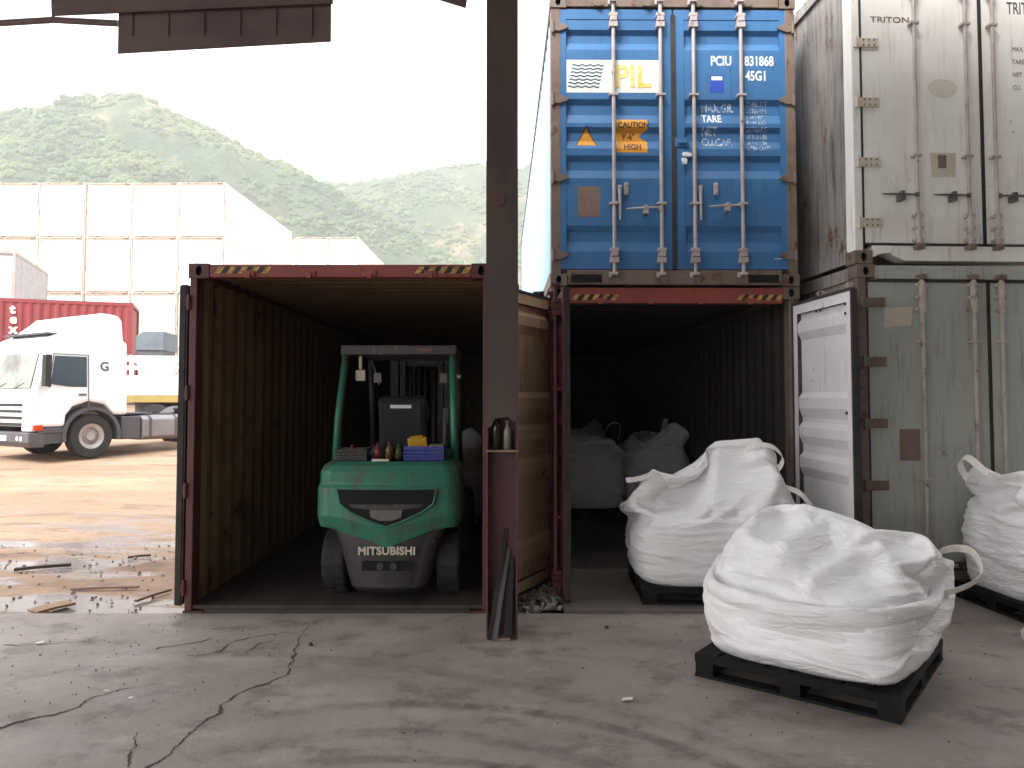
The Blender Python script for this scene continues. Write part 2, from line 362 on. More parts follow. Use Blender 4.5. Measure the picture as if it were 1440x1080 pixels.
# ------------------------------------------------------------------ hills
def hill_mat(name, far):
    m = mat(name, rgb(46, 76, 42), .95, rgb(86, 96, 60), .012, amt=1, rust=0, bump=4.0, bscale=.3)
    t = m.node_tree; L = t.links.new; p = t.nodes['Principled BSDF']
    src = p.inputs['Base Color'].links[0].from_socket
    tc = t.nodes.new('ShaderNodeTexCoord')
    n = t.nodes.new('ShaderNodeTexNoise'); n.inputs['Scale'].default_value = .02; n.inputs['Detail'].default_value = 10; L(tc.outputs['Object'], n.inputs['Vector'])
    r = t.nodes.new('ShaderNodeMapRange'); r.inputs[1].default_value = .54; r.inputs[2].default_value = .62; L(n.outputs[0], r.inputs[0])
    x = t.nodes.new('ShaderNodeMix'); x.data_type = 'RGBA'; L(r.outputs[0], x.inputs[0]); L(src, x.inputs[6]); x.inputs[7].default_value = rgb(138, 124, 92)
    v = t.nodes.new('ShaderNodeTexVoronoi'); v.inputs['Scale'].default_value = .11; L(tc.outputs['Object'], v.inputs['Vector'])
    r2 = t.nodes.new('ShaderNodeMapRange'); r2.inputs[1].default_value = .2; r2.inputs[2].default_value = .9; r2.inputs[3].default_value = 0; r2.inputs[4].default_value = .8; L(v.outputs[0], r2.inputs[0])
    y = t.nodes.new('ShaderNodeMix'); y.data_type = 'RGBA'; L(r2.outputs[0], y.inputs[0]); L(x.outputs[2], y.inputs[6]); y.inputs[7].default_value = rgb(40, 62, 36)
    L(y.outputs[2], p.inputs['Base Color']); return m
def hill(name, Yr, Y0, prof, nx, ny, seed, m):
    bm = B(); grid = []
    for i in range(nx + 1):
        px = prof[0][0] + (prof[-1][0] - prof[0][0]) * i / nx
        for (a, ya), (b, yb) in zip(prof, prof[1:]):
            if a <= px <= b: py = ya + (yb - ya) * smooth((px - a) / (b - a)) * .5 + (yb - ya) * (px - a) / (b - a) * .5; break
        top = P(px, py, Yr).z; col = []
        for j in range(ny + 1):
            t = j / ny * 1.35
            Y = Y0 + (Yr - Y0) * t
            h = smooth(t) if t <= 1 else 1 - .5 * smooth((t - 1) / .7)
            X = (px - 720) / F * (Y * .55 + Yr * .45)
            n = noise.fractal(Vector((X * .012, Y * .012, seed)), .9, 2.1, 6) * 26 * min(1, 2.6 * h) * (1 - .8 * smooth((t - .7) / .3) if t <= 1 else .2)
            n += noise.fractal(Vector((X * .09, Y * .09, seed)), .8, 2, 3) * 3.2
            col.append(bm.verts.new((X, Y, 4 + (top - 4) * h + n)))
        grid.append(col)
    for i in range(nx):
        for j in range(ny): bm.faces.new((grid[i][j], grid[i + 1][j], grid[i + 1][j + 1], grid[i][j + 1]))
    hv = np.array([[v.co[:] for v in c] for c in grid]); o = tag(obj(name, bm, m, smooth=True), kind='structure')
    rs = np.random.RandomState(int(seed * 10)); ib = B(); bmesh.ops.create_icosphere(ib, subdivisions=1, radius=1); ib.verts.ensure_lookup_table()
    tv = np.array([v.co[:] for v in ib.verts]); tf = np.array([[v.index for v in f.verts] for f in ib.faces]); ib.free()
    n = 20000; I = rs.randint(0, nx, n); J = rs.randint(1, int(ny * .8), n); a = rs.rand(n, 1); b = rs.rand(n, 1)
    base = hv[I, J] * (1 - a) * (1 - b) + hv[I + 1, J] * a * (1 - b) + hv[I, J + 1] * (1 - a) * b + hv[I + 1, J + 1] * a * b
    keep = np.array([noise.noise(Vector((p[0] * .018, p[1] * .018, p[2] * .03))) > -.22 for p in base]); base = base[keep]; n = len(base)
    sz = 1.0 + 2.2 * rs.rand(n, 1, 1) ** 2; V = tv[None] * (1 + .35 * (rs.rand(n, len(tv), 1) - .5)) * sz * np.array([1.2, 1.2, .85]) + base[:, None, :] + np.array([0, 0, .4]) * sz
    Fc = (tf[None] + (np.arange(n) * len(tv))[:, None, None]).reshape(-1, 3)
    me = bpy.data.meshes.new('scrub'); me.from_pydata(V.reshape(-1, 3).tolist(), [], Fc.tolist()); me.materials.append(M['scrub'])
    so = bpy.data.objects.new('scrub', me); COL.objects.link(so)
    tag(so, 'dense green scrub covering the %s' % ('left hillside' if seed < 3 else 'farther hillside right of the dip'), 'scrub', kind='stuff')
    return o
M['scrub'] = mat('scrub_leaves', rgb(52, 84, 44), .9, rgb(92, 104, 56), .02, amt=1, lo=.42, hi=.6)
hill('hill', 560, 260, [(-500, 330), (-300, 250), (-120, 215), (0, 186), (60, 174), (120, 157), (190, 150), (232, 163), (300, 196), (380, 230), (450, 262), (520, 300), (620, 365), (760, 470), (900, 560)], 330, 130, 1.3, hill_mat('scrub_hillside', 0))
hill('hill', 760, 430, [(150, 420), (330, 300), (450, 262), (520, 264), (570, 256), (620, 243), (684, 238), (760, 244), (900, 300), (1100, 380), (1500, 500)], 260, 110, 5.1, hill_mat('far_scrub_hillside', 1))

# ------------------------------------------------------------------ shipping container builders
W, HC = 2.438, 2.896
def casting(bm, x0, y0, z0, front_hole=True, sy=1):
    wx, wy, wz = .162, .178, .118
    # front face with an oval hole
    n = 20; cx, cz = x0 + wx / 2, z0 + wz / 2; yf = y0
    def ringpt(k):
        a = 2 * math.pi * k / n; c, s = math.cos(a), math.sin(a); m = max(abs(c) / (wx / 2), abs(s) / (wz / 2)); return cx + c / m, cz + s / m
    O = [bm.verts.new((ringpt(k)[0], yf, ringpt(k)[1])) for k in range(n)]
    I = [bm.verts.new((cx + .026 * math.cos(2 * math.pi * k / n), yf, cz + .040 * math.sin(2 * math.pi * k / n))) for k in range(n)]
    D = [bm.verts.new((v.co.x, yf + .05 * sy, v.co.z)) for v in I]
    for k in range(n):
        q = (k + 1) % n
        bm.faces.new((O[k], O[q], I[q], I[k])); bm.faces.new((I[k], I[q], D[q], D[k])).material_index = 1
    bm.faces.new(D).material_index = 1
    y1 = y0 + wy * sy
    Bk = [bm.verts.new((v.co.x, y1, v.co.z)) for v in O]
    for k in range(n): bm.faces.new((O[k], O[(k + 1) % n], Bk[(k + 1) % n], Bk[k]))
    bm.faces.new(Bk)
def corr_wall(name, x, y0, y1, z0, z1, mo, mi_, parent, outward=-1, period=.278, dep=.036):
    bm = B(); prof = []; y = y0
    while y < y1 - .01:
        for dy, d in ((0, 0), (.072, 0), (.140, 1), (.210, 1)):
            if y + dy < y1: prof.append((y + dy, d))
        y += period
    prof.append((y1, 0))
    for off, mi in ((0, 0), (-outward * .004, 1)):
        rows = [(bm.verts.new((x - outward * d * dep + off, yy, z0)), bm.verts.new((x - outward * d * dep + off, yy, z1))) for yy, d in prof]
        for a, b in zip(rows, rows[1:]): bm.faces.new((a[0], b[0], b[1], a[1])).material_index = mi
    return obj(name, bm, [mo, mi_], parent, recalc=False)

RECESS = [(2.56, 2.36), (1.86, 1.62), (1.58, 1.365), (1.296, 1.067), (.596, .34)]     # heights in container coordinates
def rec_depth(z, D=.036):
    for a, b in RECESS:
        if b <= z <= a:
            t = (a - z) / (a - b)
            return D * (t / .22 if t < .22 else (1 if t < .62 else (1 - t) / .38))
    return 0
def rec_breaks():
    o = []
    for a, b in RECESS: o += [a, a - .22 * (a - b), a - .62 * (a - b), b]
    return o
def door(parent, side, hinge, ang, mo, mi_, mrod, rods=(.42, .95), z0=.165, z1=2.715, w=1.165, outer=True, hinges=(.3, 1.07, 1.85, 2.58), holes=False):
    """side -1: hinged left and spanning +x; +1: hinged right, spanning -x. coordinates: z of the container."""
    sg = -side
    d = empty('door', hinge, 0, parent=parent) if False else None
    st, hd, th = .10, .10, .05
    def X(a): return sg * a
    bm = B()
    def bx(a0, a1, y0, y1, q0, q1): box(bm, min(X(a0), X(a1)), max(X(a0), X(a1)), y0, y1, q0, q1)
    bx(0, st, 0, th, z0, z1); bx(w - st, w, 0, th, z0, z1); bx(st, w - st, 0, th, z1 - hd, z1); bx(st, w - st, 0, th, z0, z0 + hd)
    for off, mi in ((.006, 0), (.0095, 1)):
        zs = [z1 - hd] + [z for z in rec_breaks() if z0 + hd < z < z1 - hd] + [z0 + hd]
        rows = [(bm.verts.new((X(st), off + rec_depth(z), z)), bm.verts.new((X(w - st), off + rec_depth(z), z))) for z in zs]
        for a, b in zip(rows, rows[1:]): bm.faces.new((a[0], a[1], b[1], b[0])).material_index = mi
    for f in bm.faces:
        c = f.calc_center_median()
        if abs(c.y - th) < 1e-4: f.material_index = 1
    D = obj('door', bm, [mo, mi_], parent, recalc=False)
    D.location = hinge; D.rotation_euler = (0, 0, side * ang)
    bm = B()
    for a0, a1, q0, q1 in ((-.012, .012, z0, z1), (w - .014, w + .014, z0, z1), (.012, w - .014, z1 - .012, z1 + .014), (.012, w - .014, z0 - .014, z0 + .012)):
        box(bm, min(X(a0), X(a1)), max(X(a0), X(a1)), .012, th + .008, q0, q1)
    obj('gasket', bm, M['gasket'], D)
    for zc in hinges:
        bm = B(); pts = [(-.045, -.035), (.03, -.045), (.11, -.018), (.125, 0), (.11, .018), (.03, .045), (-.045, .035)]
        prism(bm, pts, lambda u, v, q: Vector((X(u), q, zc + v)), -.022, -.002)
        tube(bm, [(X(-.03), -.02, zc - .06), (X(-.03), -.02, zc + .06)], .016, 8)
        obj('hinge', bm, M['frame'] if mrod is M['rod'] else mrod, D, bevel=.003)
    if outer:
        for k, rx in enumerate(rods):
            bm = B(); tube(bm, [(X(rx), -.045, z0 - .07), (X(rx), -.045, z1 + .075)], .0185, 12)
            obj('lock_rod', bm, mrod, D, smooth=False)
            for zc in (z0 + .62 + .02, z0 + 1.69 + .03):            # guides
                bm = B(); box(bm, X(rx) - .045, X(rx) + .045, -.07, 0, zc - .012, zc + .012); obj('rod_guide', bm, mrod, D, bevel=.004)
            for zc in (z0 + .13, z1 - .13):                         # bearing brackets
                bm = B()
                box(bm, X(rx) - .042, X(rx) + .042, -.074, 0, zc - .075, zc - .02); box(bm, X(rx) - .034, X(rx) + .034, -.078, 0, zc - .015, zc + .03)
                box(bm, X(rx) - .042, X(rx) + .042, -.07, 0, zc + .035, zc + .07)
                obj('rod_bracket', bm, mrod, D, bevel=.004)
            for zc, s_ in ((z0 - .055, 1), (z1 + .06, -1)):
                bm = B(); box(bm, X(rx) - .035, X(rx) + .03, -.085, -.012, zc - .014, zc + .014); box(bm, X(rx) - .05, X(rx) - .02, -.05, .0, zc - .03, zc + .02)
                obj('rod_cam', bm, mrod, D, bevel=.004)
    return D

def container(name, loc, rz, label, L=12.192, pw=.1, floor=True, cols=None, hdr=None, doors=(), group=None, closed_back=True, frame=None, stripes=True, cat='shipping container', sidem=None, innerm=None, roofin=None, header_bottom=2.735):
    t = empty(name, loc, rz, label, cat, group)
    outm = sidem or cols; inm = innerm or cols; frame = frame or cols; hdr = hdr or frame
    corr_wall('side_wall', 0.012, .16, L - .1, .15, HC - .1, outm, inm, t, -1)
    corr_wall('side_wall', W - .012, .16, L - .1, .15, HC - .1, outm, inm, t, 1)
    bm = B(); prof = []; y = .16; zt = HC - .035; flag = 0
    while y < L - .1:
        prof += [(y, zt), (y + .09, zt), (y + .12, zt - .02), (y + .21, zt - .02)]; y += .24
    rows = [(bm.verts.new((.06, yy, zz)), bm.verts.new((W - .06, yy, zz))) for yy, zz in prof if yy < L - .05]
    for a, b in zip(rows, rows[1:]): bm.faces.new((a[0], a[1], b[1], b[0]))
    obj('roof', bm, inm, t, recalc=False)
    bm = B(); box(bm, .05, W - .05, L - .09, L - .04, .15, HC - .1); obj('end_wall', bm, [inm], t)
    bm = B(); box(bm, .05, W - .05, .03, L - .09, .13, .158); obj('floor', bm, M['ply'], t)
    bm = B()
    for x0 in (0, W - .06): box(bm, x0, x0 + .06, .178, L - .178, HC - .10, HC - .01); box(bm, x0, x0 + .06, .178, L - .178, .02, .15)
    for x0 in (0, W - .12): box(bm, x0, x0 + .12, L - .17, L - .01, .118, HC - .118)
    box(bm, .16, W - .16, L - .12, L - .01, HC - .11, HC - .01); box(bm, .16, W - .16, L - .12, L - .01, .02, .14)
    obj('rail', bm, frame, t)
    for x0 in (.0, W - pw):
        bm = B(); box(bm, x0 + (.004 if x0 == 0 else 0), x0 + pw - (0.004 if x0 else 0), .012, .16, .118, HC - .118); obj('corner_post', bm, frame, t, bevel=.006)
    bm = B(); box(bm, .162, W - .162, .008, .12, header_bottom, HC - .008)
    for k in range(4):
        x = .48 + k * .49; box(bm, x - .05, x + .05, -.012, .006, header_bottom - .0, header_bottom + .05); box(bm, x - .022, x + .022, -.03, -.0125, header_bottom - .012, header_bottom + .03)
    H = obj('header', bm, hdr, t, bevel=.004)
    bm = B(); box(bm, .162, W - .162, .01, .12, .012, .155 if pw > .08 else .128); obj('sill', bm, frame if pw > .08 else M['gdark'], t, bevel=.006)
    if frame is M['frame']:
        for x0 in (.20, W - .5):
            bm = B(); box(bm, x0, x0 + .3, .004, .02, .03, .11); obj('forklift_pocket', bm, M['dark'], t)
    for x0 in (-.004, W - .158):
        for z0 in (0, HC - .118):
            bm = B(); casting(bm, x0, 0, z0); obj('corner_casting', bm, [frame, M['dark']], t, bevel=0)
            bm = B(); casting(bm, x0, L, z0, sy=-1); obj('corner_casting', bm, [frame, M['dark']], t)
    if stripes:
        for x0, n in ((.20, 4), (W - .62, 4)):
            bm = B()
            for k in range(9):
                a = x0 + k * .0475
                hb = header_bottom + .03; pts = [(a, hb), (a + .0475, hb), (a + .0875, hb + .055), (a + .04, hb + .055)]
                vs = [bm.verts.new((u, .0045, v)) for u, v in pts]; f = bm.faces.new(vs); f.material_index = k % 2
            obj('hazard_stripe', bm, [M['hazy'], M['hazb']], H, recalc=False)
    return t

# left open red container with the fork lift in it
ZB = -.108
c1 = container('shipping_container', (-2.61, 6.17, ZB), R(0), pw=.062, header_bottom=2.785, label='open rusty red container with ochre ribbed inside, holding the green forklift', cols=M['red'], sidem=M['maroon'], innerm=M['yel_in'], frame=M['red'], hdr=M['redhdr'])
door(c1, -1, (-.02, .03, 0), R(268), M['maroon'], M['tan'], M['maroon'], hinges=(.3, 1.07, 1.85, 2.58))
door(c1, +1, (W + .02, .03, 0), R(243), M['maroon'], M['tan'], M['maroon'])
# right open container, set back
RR = R(.7)
X2, Y2 = .385, 7.48
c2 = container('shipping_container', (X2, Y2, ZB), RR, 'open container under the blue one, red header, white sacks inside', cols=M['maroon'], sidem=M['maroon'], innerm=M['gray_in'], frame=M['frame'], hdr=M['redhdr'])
door(c2, -1, (.02, 0, 0), R(90), M['maroon'], M['wdoor'], M['maroon'])
door(c2, +1, (W - .02, 0, 0), R(92.5), M['gray_in'], M['wdoor'], M['rodlow'])
rd_ = [o for o in c2.children if o.name.startswith('door')][-1]
for bx_, bz in ((-.52, 2.60), (-.60, 2.60), (-.52, 2.50), (-.60, 2.50), (-1.06, 2.60), (-1.06, 2.52), (-.55, 1.68), (-.62, 1.68), (-1.05, 1.68), (-.55, .72), (-.62, .72), (-1.05, .70), (-.55, .28), (-.62, .28)):
    bm = B(); tube(bm, [(bx_, .049 if bz > 2.55 or bx_ < -1.04 else .008, bz), (bx_, .058 if bz > 2.55 or bx_ < -1.04 else .018, bz)], .014, 8); obj('bolt_head', bm, M['gdark'], rd_)
# blue closed container on top
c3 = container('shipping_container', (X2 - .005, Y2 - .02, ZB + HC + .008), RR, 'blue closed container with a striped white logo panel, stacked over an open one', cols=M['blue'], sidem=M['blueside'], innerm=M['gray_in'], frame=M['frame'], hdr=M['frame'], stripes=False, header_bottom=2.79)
dl = door(c3, -1, (.055, .015, 0), 0, M['blue'], M['blue'], M['rod'], rods=(.565, 1.03), w=1.155, z1=2.765)
dr = door(c3, +1, (W - .055, .015, 0), 0, M['blue'], M['blue'], M['rod'], rods=(.50, .97), w=1.155, z1=2.765)
bm = B(); box(bm, W / 2 - .022, W / 2 + .022, .004, .05, .17, 2.71); obj('centre_gasket', bm, M['gasket'], c3)
def handle(D, x, zc, ln, m, side):
    bm = B(); tube(bm, [(x, -.06, zc + .008 * side), (x + ln * .5, -.07, zc), (x + ln, -.062, zc - .008 * side)], [.008, .014, .007], 8)
    q = x + ln * .45; box(bm, q - .022, q + .022, -.08, -.0, zc - .055, zc + .0); box(bm, q - .016, q + .016, -.085, -.04, zc + .005, zc + .03)
    box(bm, x + (.0 if ln > 0 else -.03), x + (.03 if ln > 0 else 0), -.075, -.045, zc - .02, zc + .02)
    return obj('handle', bm, m, D, bevel=.003)
handle(dl, 1.03, .755, -.35, M['rod'], 1)
handle(dr, -.50, .78, -.34, M['rod'], 1)
for D, x in ((dl, .62), (dr, -.915)):
    bm = B(); box(bm, x - .018, x + .018, -.055, -.0, .92, .985); tube(bm, [(x, -.05, .93), (x + .004, -.045, .64)], [.018, .01], 8); obj('handle_stowage', bm, M['rod'], D, bevel=.003)
for D, x in ((dl, .69), (dr, -.755)):
    bm = B(); box(bm, x - .022, x + .022, -.02, -.0, .90, 1.02); tube(bm, [(x, -.028, .925), (x, -.018, .925)], .012, 8); tube(bm, [(x, -.028, .995), (x, -.018, .995)], .012, 8); obj('catch_plate', bm, M['rod'], D, bevel=.006)
bk = rec_breaks(); 
def sheet(name, pts, m, parent, off=-.0012, dep=True, yb=0.0):
    bm = B(); vs = [bm.verts.new((u, 0, v)) for u, v in pts]; bm.faces.new(vs)
    if dep: conform(bm, lambda z: 0 if False else rec_depth(z) + .006 + off, bk)
    else:
        for v in bm.verts: v.co.y += off + yb
    return obj(name, bm, m, parent, recalc=False)
dz = lambda z: rec_depth(z) + .006 - .0025
# decals on the left blue door (door coordinates: x from hinge)
pan = sheet('logo_panel', [(.105, 1.925), (1.03, 1.925), (1.03, 2.255), (.105, 2.255)], M['sticker'], dl)
for k in range(7):
    bm = B(); zc = 2.20 - k * .036; pr = None; x0 = .165 - k * .008
    for i in range(41):
        x = x0 + i * .0078; z = zc + .006 * math.sin(i * 2 * math.pi / 10)
        a = bm.verts.new((x, .0025, z + .006)); b = bm.verts.new((x, .0025, z - .006))
        if pr: bm.faces.new((pr[0], pr[1], b, a))
        pr = (a, b)
    obj('wave_mark', bm, M['teal'], dl, recalc=False)
text('logo_lettering', 'PIL', .31, (.575, .0025, 1.985), M['yelfade'], dl, bold=.008, sx=.95)
sheet('caution_sticker', [(.60, 1.66), (.60, 1.325), (.905, 1.325), (.905, 1.445), (.85, 1.47), (.82, 1.50), (.87, 1.535), (.905, 1.56), (.905, 1.66)], M['orange'], dl)
text('caution_lettering', 'CAUTION', .085, (.612, 0, 1.575), M['ink'], dl, depth=dz, breaks=bk, bold=.0022, sx=.8)
text('caution_lettering', "9'-6\"", .085, (.655, 0, 1.465), M['ink'], dl, depth=dz, breaks=bk, bold=.002, sx=.8)
text('caution_lettering', 'HIGH', .085, (.67, 0, 1.355), M['ink'], dl, depth=dz, breaks=bk, bold=.002, sx=.85)
sheet('warning_triangle', [(.205, 1.40), (.40, 1.40), (.3025, 1.575)], M['orange'], dl)
for pts in ([(.192, 1.39), (.205, 1.40), (.3025, 1.575), (.3025, 1.60)], [(.3025, 1.575), (.40, 1.40), (.413, 1.39), (.3025, 1.60)]): sheet('triangle_edge', pts, M['ink'], dl)
sheet('bare_patch', [(.215, .68), (.43, .68), (.435, .985), (.215, .985)], M['brown'], dl)
LW = dict(bold=.004, sx=.72)
def xr(px): return -(W - .055 - ((px - 768) / 352 * W)) + .0     # px on the blue container -> right-door x
text('owner_code', 'PCIU', .135, (xr(998), .0035, 2.205), M['white'], dr, **LW)
text('serial_number', '831868', .135, (xr(1047), .0035, 2.205), M['white'], dr, **LW)
text('check_digit', '2', .085, (xr(1104), .0035, 2.222), M['whiteworn'], dr, bold=.002)
bm = B(); x0 = xr(1101)
for a in ((x0, x0 + .008, 2.20, 2.31), (x0 + .064, x0 + .072, 2.20, 2.31), (x0, x0 + .072, 2.31, 2.316), (x0, x0 + .072, 2.194, 2.2)): box(bm, a[0], a[1], .003, .0045, a[2], a[3])
obj('check_digit_box', bm, M['whiteworn'], dr)
text('size_code', '45G1', .135, (xr(1048), .0035, 2.055), M['white'], dr, **LW)
sheet('approval_plate', [(xr(997), 1.93), (xr(1017), 1.93), (xr(1017), 2.11), (xr(997), 2.11)], M['decalblue'], dr)
sheet('approval_plate', [(xr(999), 2.055), (xr(1015), 2.055), (xr(1015), 2.095), (xr(999), 2.095)], M['white'], dr, off=-.0025)
for body, z, mm in (('MAX.GR.', 1.745, 'whiteworn'), ('TARE', 1.635, 'white'), ('NET', 1.505, 'whiteworn'), ('CU.CAP.', 1.40, 'whiteworn')):
    text('weight_lettering', body, .115, (xr(985), 0, z), M[mm], dr, depth=dz, breaks=bk, bold=.003, sx=.72)
for body, z in (('30.480 KG', 1.80), ('67.200 LBS', 1.735), ('3.940 KG', 1.67), ('8.690 LBS', 1.61), ('26.540 KG', 1.54), ('58.510 LBS', 1.475), ('76.4 CU.M', 1.41), ('2.700 CU.FT', 1.35)):
    text('weight_lettering', body, .066, (xr(1049), 0, z), M['whiteworn'], dr, depth=dz, breaks=bk, bold=.001, sx=.72)
sheet('small_plate', [(xr(1086), .235), (xr(1101), .235), (xr(1101), .275), (xr(1086), .275)], M['beige'], dr)
bm = B(); box(bm, xr(950), xr(962), -.03, .0, 1.41, 1.44); box(bm, xr(945), xr(966), -.012, 0, 1.38, 1.47); obj('seal_bracket', bm, M['blue'], dr, bevel=.004)
bm = B()
for k in range(7): q = Vector((xr(960) + random.uniform(-.035, .035), -.03, 1.24 + random.uniform(-.06, .06))); box(bm, q.x - .02, q.x + .025, -.045 - .004 * k, -.035 - .004 * k, q.z - .018, q.z + .016)
obj('torn_seal_tag', bm, M['sticker'], dr)

# ------------------------------------------------------------------ refrigerated containers on the right
def reefer(loc, rz, label, mw, mside, mrod, low, L=6.06):
    t = empty('refrigerated_container', loc, rz, label, 'refrigerated container')
    bm = B()
    box(bm, .03, W - .03, .17, L, .14, HC - .02)
    obj('body_shell', bm, mside, t, bevel=.02)
    bm = B()
    for k in range(5):                                                    # side rails pressed into the skin
        y0 = .45 + k * 1.2; box(bm, .022, .031, y0, y0 + .05, .2, HC - .1)
    box(bm, .0, .05, .178, L - .02, 0.02, .16); box(bm, .0, .05, .178, L - .02, HC - .13, HC - .01)
    box(bm, .014, .0295, .178, L - .02, .161, .30)
    obj('side_rail', bm, mside, t, bevel=.005)
    for x0 in (0.004, W - .084):
        bm = B(); box(bm, x0, x0 + .08, .012, .169, .118, HC - .118); obj('corner_post', bm, M['frame'] if low else mw, t, bevel=.01)
    bm = B(); box(bm, .162, W - .162, .012, .169, HC - .13, HC - .008); obj('header', bm, mw if not low else mw, t, bevel=.006)
    bm = B()
    if not low:   # bent sill
        prism(bm, [(.162, .05), (.22, .085), (.30, .10), (.38, .065), (.46, .03), (W - .162, .03), (W - .162, .165), (.162, .165)], lambda u, v, q: Vector((u, q, v)), .012, .169)
    else: box(bm, .162, W - .162, .012, .169, .02, .165)
    obj('sill', bm, M['frame'] if low else mw, t, bevel=.004)
    for x0 in (-.002, W - .16):
        for z0 in (0, HC - .118):
            bm = B(); casting(bm, x0, 0, z0); obj('corner_casting', bm, [M['frame'], M['dark']], t)
            bm = B(); casting(bm, x0, L, z0, sy=-1); obj('corner_casting', bm, [M['frame'], M['dark']], t)
    w = 1.115
    for side in (-1, 1):
        sg = -side; X = lambda a: sg * a
        z0, z1 = .185, HC - .155
        bm = B(); box(bm, min(0, X(w)), max(0, X(w)), 0, .09, z0, z1); D = obj('door', bm, mw, t, bevel=.012)
        D.location = (.095 if side < 0 else W - .095, .02, 0)
        bm = B()
        for a0, a1, q0, q1 in ((-.014, .006, z0, z1), (w - .006, w + .012, z0, z1), (.006, w - .006, z1 - .004, z1 + .016), (.006, w - .006, z0 - .016, z0 + .004)):
            box(bm, min(X(a0), X(a1)), max(X(a0), X(a1)), -.006, .06, q0, q1)
        obj('gasket', bm, M['gasket'], D)
        for zc in (.37, .92, 1.47, 2.02, 2.55):
            bm = B(); box(bm, min(X(-.07), X(.16)), max(X(-.07), X(.16)), -.018, -.001, zc - .04, zc + .045)
            for k in range(3):
                for zz in (-.022, .026): tube(bm, [(X(.02 + k * .05), -.026, zc + zz), (X(.02 + k * .05), -.017, zc + zz)], .009, 6, mi=1)
            tube(bm, [(X(-.05), -.02, zc - .05), (X(-.05), -.02, zc + .055)], .014, 8)
            obj('hinge', bm, [M['frame'] if low else M['beige'], M['frame']], D, bevel=.003)
        for rx in ((.48, .96) if side < 0 else (.48, 1.03)):
            bm = B(); tube(bm, [(X(rx), -.045, z0 - .05), (X(rx), -.045, z1 + .06)], .0175, 12); obj('lock_rod', bm, mrod, D)
            for zc in (.98, 2.2): bm = B(); box(bm, X(rx) - .04, X(rx) + .04, -.066, 0, zc - .012, zc + .012); obj('rod_guide', bm, mrod, D, bevel=.003)
            for zc in (z0 + .14, z1 - .14):
                bm = B()
                tube(bm, [(X(rx), -.045, zc - .14), (X(rx), -.045, zc + .14)], .028, 10)
                for q in (-.11, 0, .11): box(bm, X(rx) - .04, X(rx) + .04, -.06, 0, zc + q - .014, zc + q + .014)
                obj('rod_bracket', bm, mrod, D, bevel=.003)
            for zc in (z0 - .035, z1 + .04): bm = B(); box(bm, X(rx) - .035, X(rx) + .035, -.08, -.01, zc - .022, zc + .022); obj('rod_cam', bm, M['frame'], D, bevel=.004)
            if side < 0:
                handle(D, rx, .62 if not low else .25, -.34, M['steel'], 0)
            else: handle(D, X(rx), .62 if not low else .25, .34, M['steel'], 0)
        if side < 0 and low:
            sheet('torn_label', [(.15, 2.33), (.40, 2.35), (.42, 2.52), (.16, 2.50)], M['beige'], D, off=-.003, dep=False)
            sheet('brown_notice', [(.27, 1.14), (.46, 1.14), (.46, 1.42), (.27, 1.42)], M['brown'], D, off=-.003, dep=False)
        if side < 0 and not low:
            text('owner_lettering', 'TRITON', .075, (.095, -.002, 2.22), M['brown'], D, sx=1.35, bold=.001)
            o = sheet('round_stain', [(.76 + .14 * math.cos(a * .3142), 1.62 + .085 * math.sin(a * .3142)) for a in range(20)], mat('faded_beige_stain', rgb(205, 199, 182), .6, rgb(208, 204, 194), 14, amt=1), D, off=-.002, dep=False)
            sheet('label_remains', [(.64, .80), (.86, .80), (.87, 1.02), (.63, 1.02)], M['beige'], D, off=-.002, dep=False)
            sheet('label_remains', [(.70, .88), (.78, .88), (.78, 1.0), (.70, 1.0)], M['brown'], D, off=-.004, dep=False)
        if side > 0 and not low:
            text('owner_lettering', 'TRITON', .16, (-.86, -.002, 2.33), M['truckd'], D, sx=.6, bold=.001)
            for k, b in enumerate(('MAX.', 'TARE', 'NET', 'CU.')): text('weight_lettering', b, .06, (-.82, -.002, 1.98 - .12 * k), M['brown'], D, sx=.8)
    if not low: return t
    return t
RZ = R(3)
r1 = reefer((3.09, 6.83, .002), RZ, 'lower grey-green refrigerated container with a brown notice, beside the open white door', M['reefer_low'], M['reeferside'], M['rodlow'], True)
r2 = reefer((3.075, 6.83, .002 + HC + .006), RZ, 'upper white refrigerated container with beige hinges, stacked on the grey-green one', M['reefer'], M['reeferside'], M['rod'], False)

# ------------------------------------------------------------------ shed roof and post
sh = empty('shed_roof', (0, 5.6, 4.4), 0, 'brown sheet metal edge of the shed roof overhead at the top left', 'roof')
def wl(bm, root):      # to local
    for v in bm.verts: v.co -= root.location
    return bm
bm = B(); rows = []
x = -9.5
while x < 9.5: rows += [(x, 6.6), (x + .1, 6.6), (x + .14, 6.64), (x + .24, 6.64)]; x += .28
RY0, RY1 = -15.0, 5.75
vs = [(bm.verts.new((a, RY0, b + .5)), bm.verts.new((a, RY1, b))) for a, b in rows]
for a, b in zip(vs, vs[1:]): bm.faces.new((a[0], b[0], b[1], a[1]))
obj('roof_sheet', wl(bm, sh), M['roofm'], sh)
bm = B()
box(bm, -9.5, 9.5, 5.40, 5.62, 6.32, 6.58)
obj('edge_beam', wl(bm, sh), M['post'], sh)
wb = empty('light_blocking_wall', (9.4, -4, 0), 0, 'unseen grey sheet wall added to cut light from the right and rear of the shed', 'wall')  # unseen wall, added to cut the light from behind and from the right
bm = B(); rws = []; y = -14.9
while y < 5.3: rws += [(9.4, y), (9.4, y + .1), (9.44, y + .14), (9.44, y + .24)]; y += .28
x = 9.4
rws2 = []
while x > -4: rws2 += [(x, -14.9), (x - .1, -14.9), (x - .14, -14.94), (x - .24, -14.94)]; x -= .28
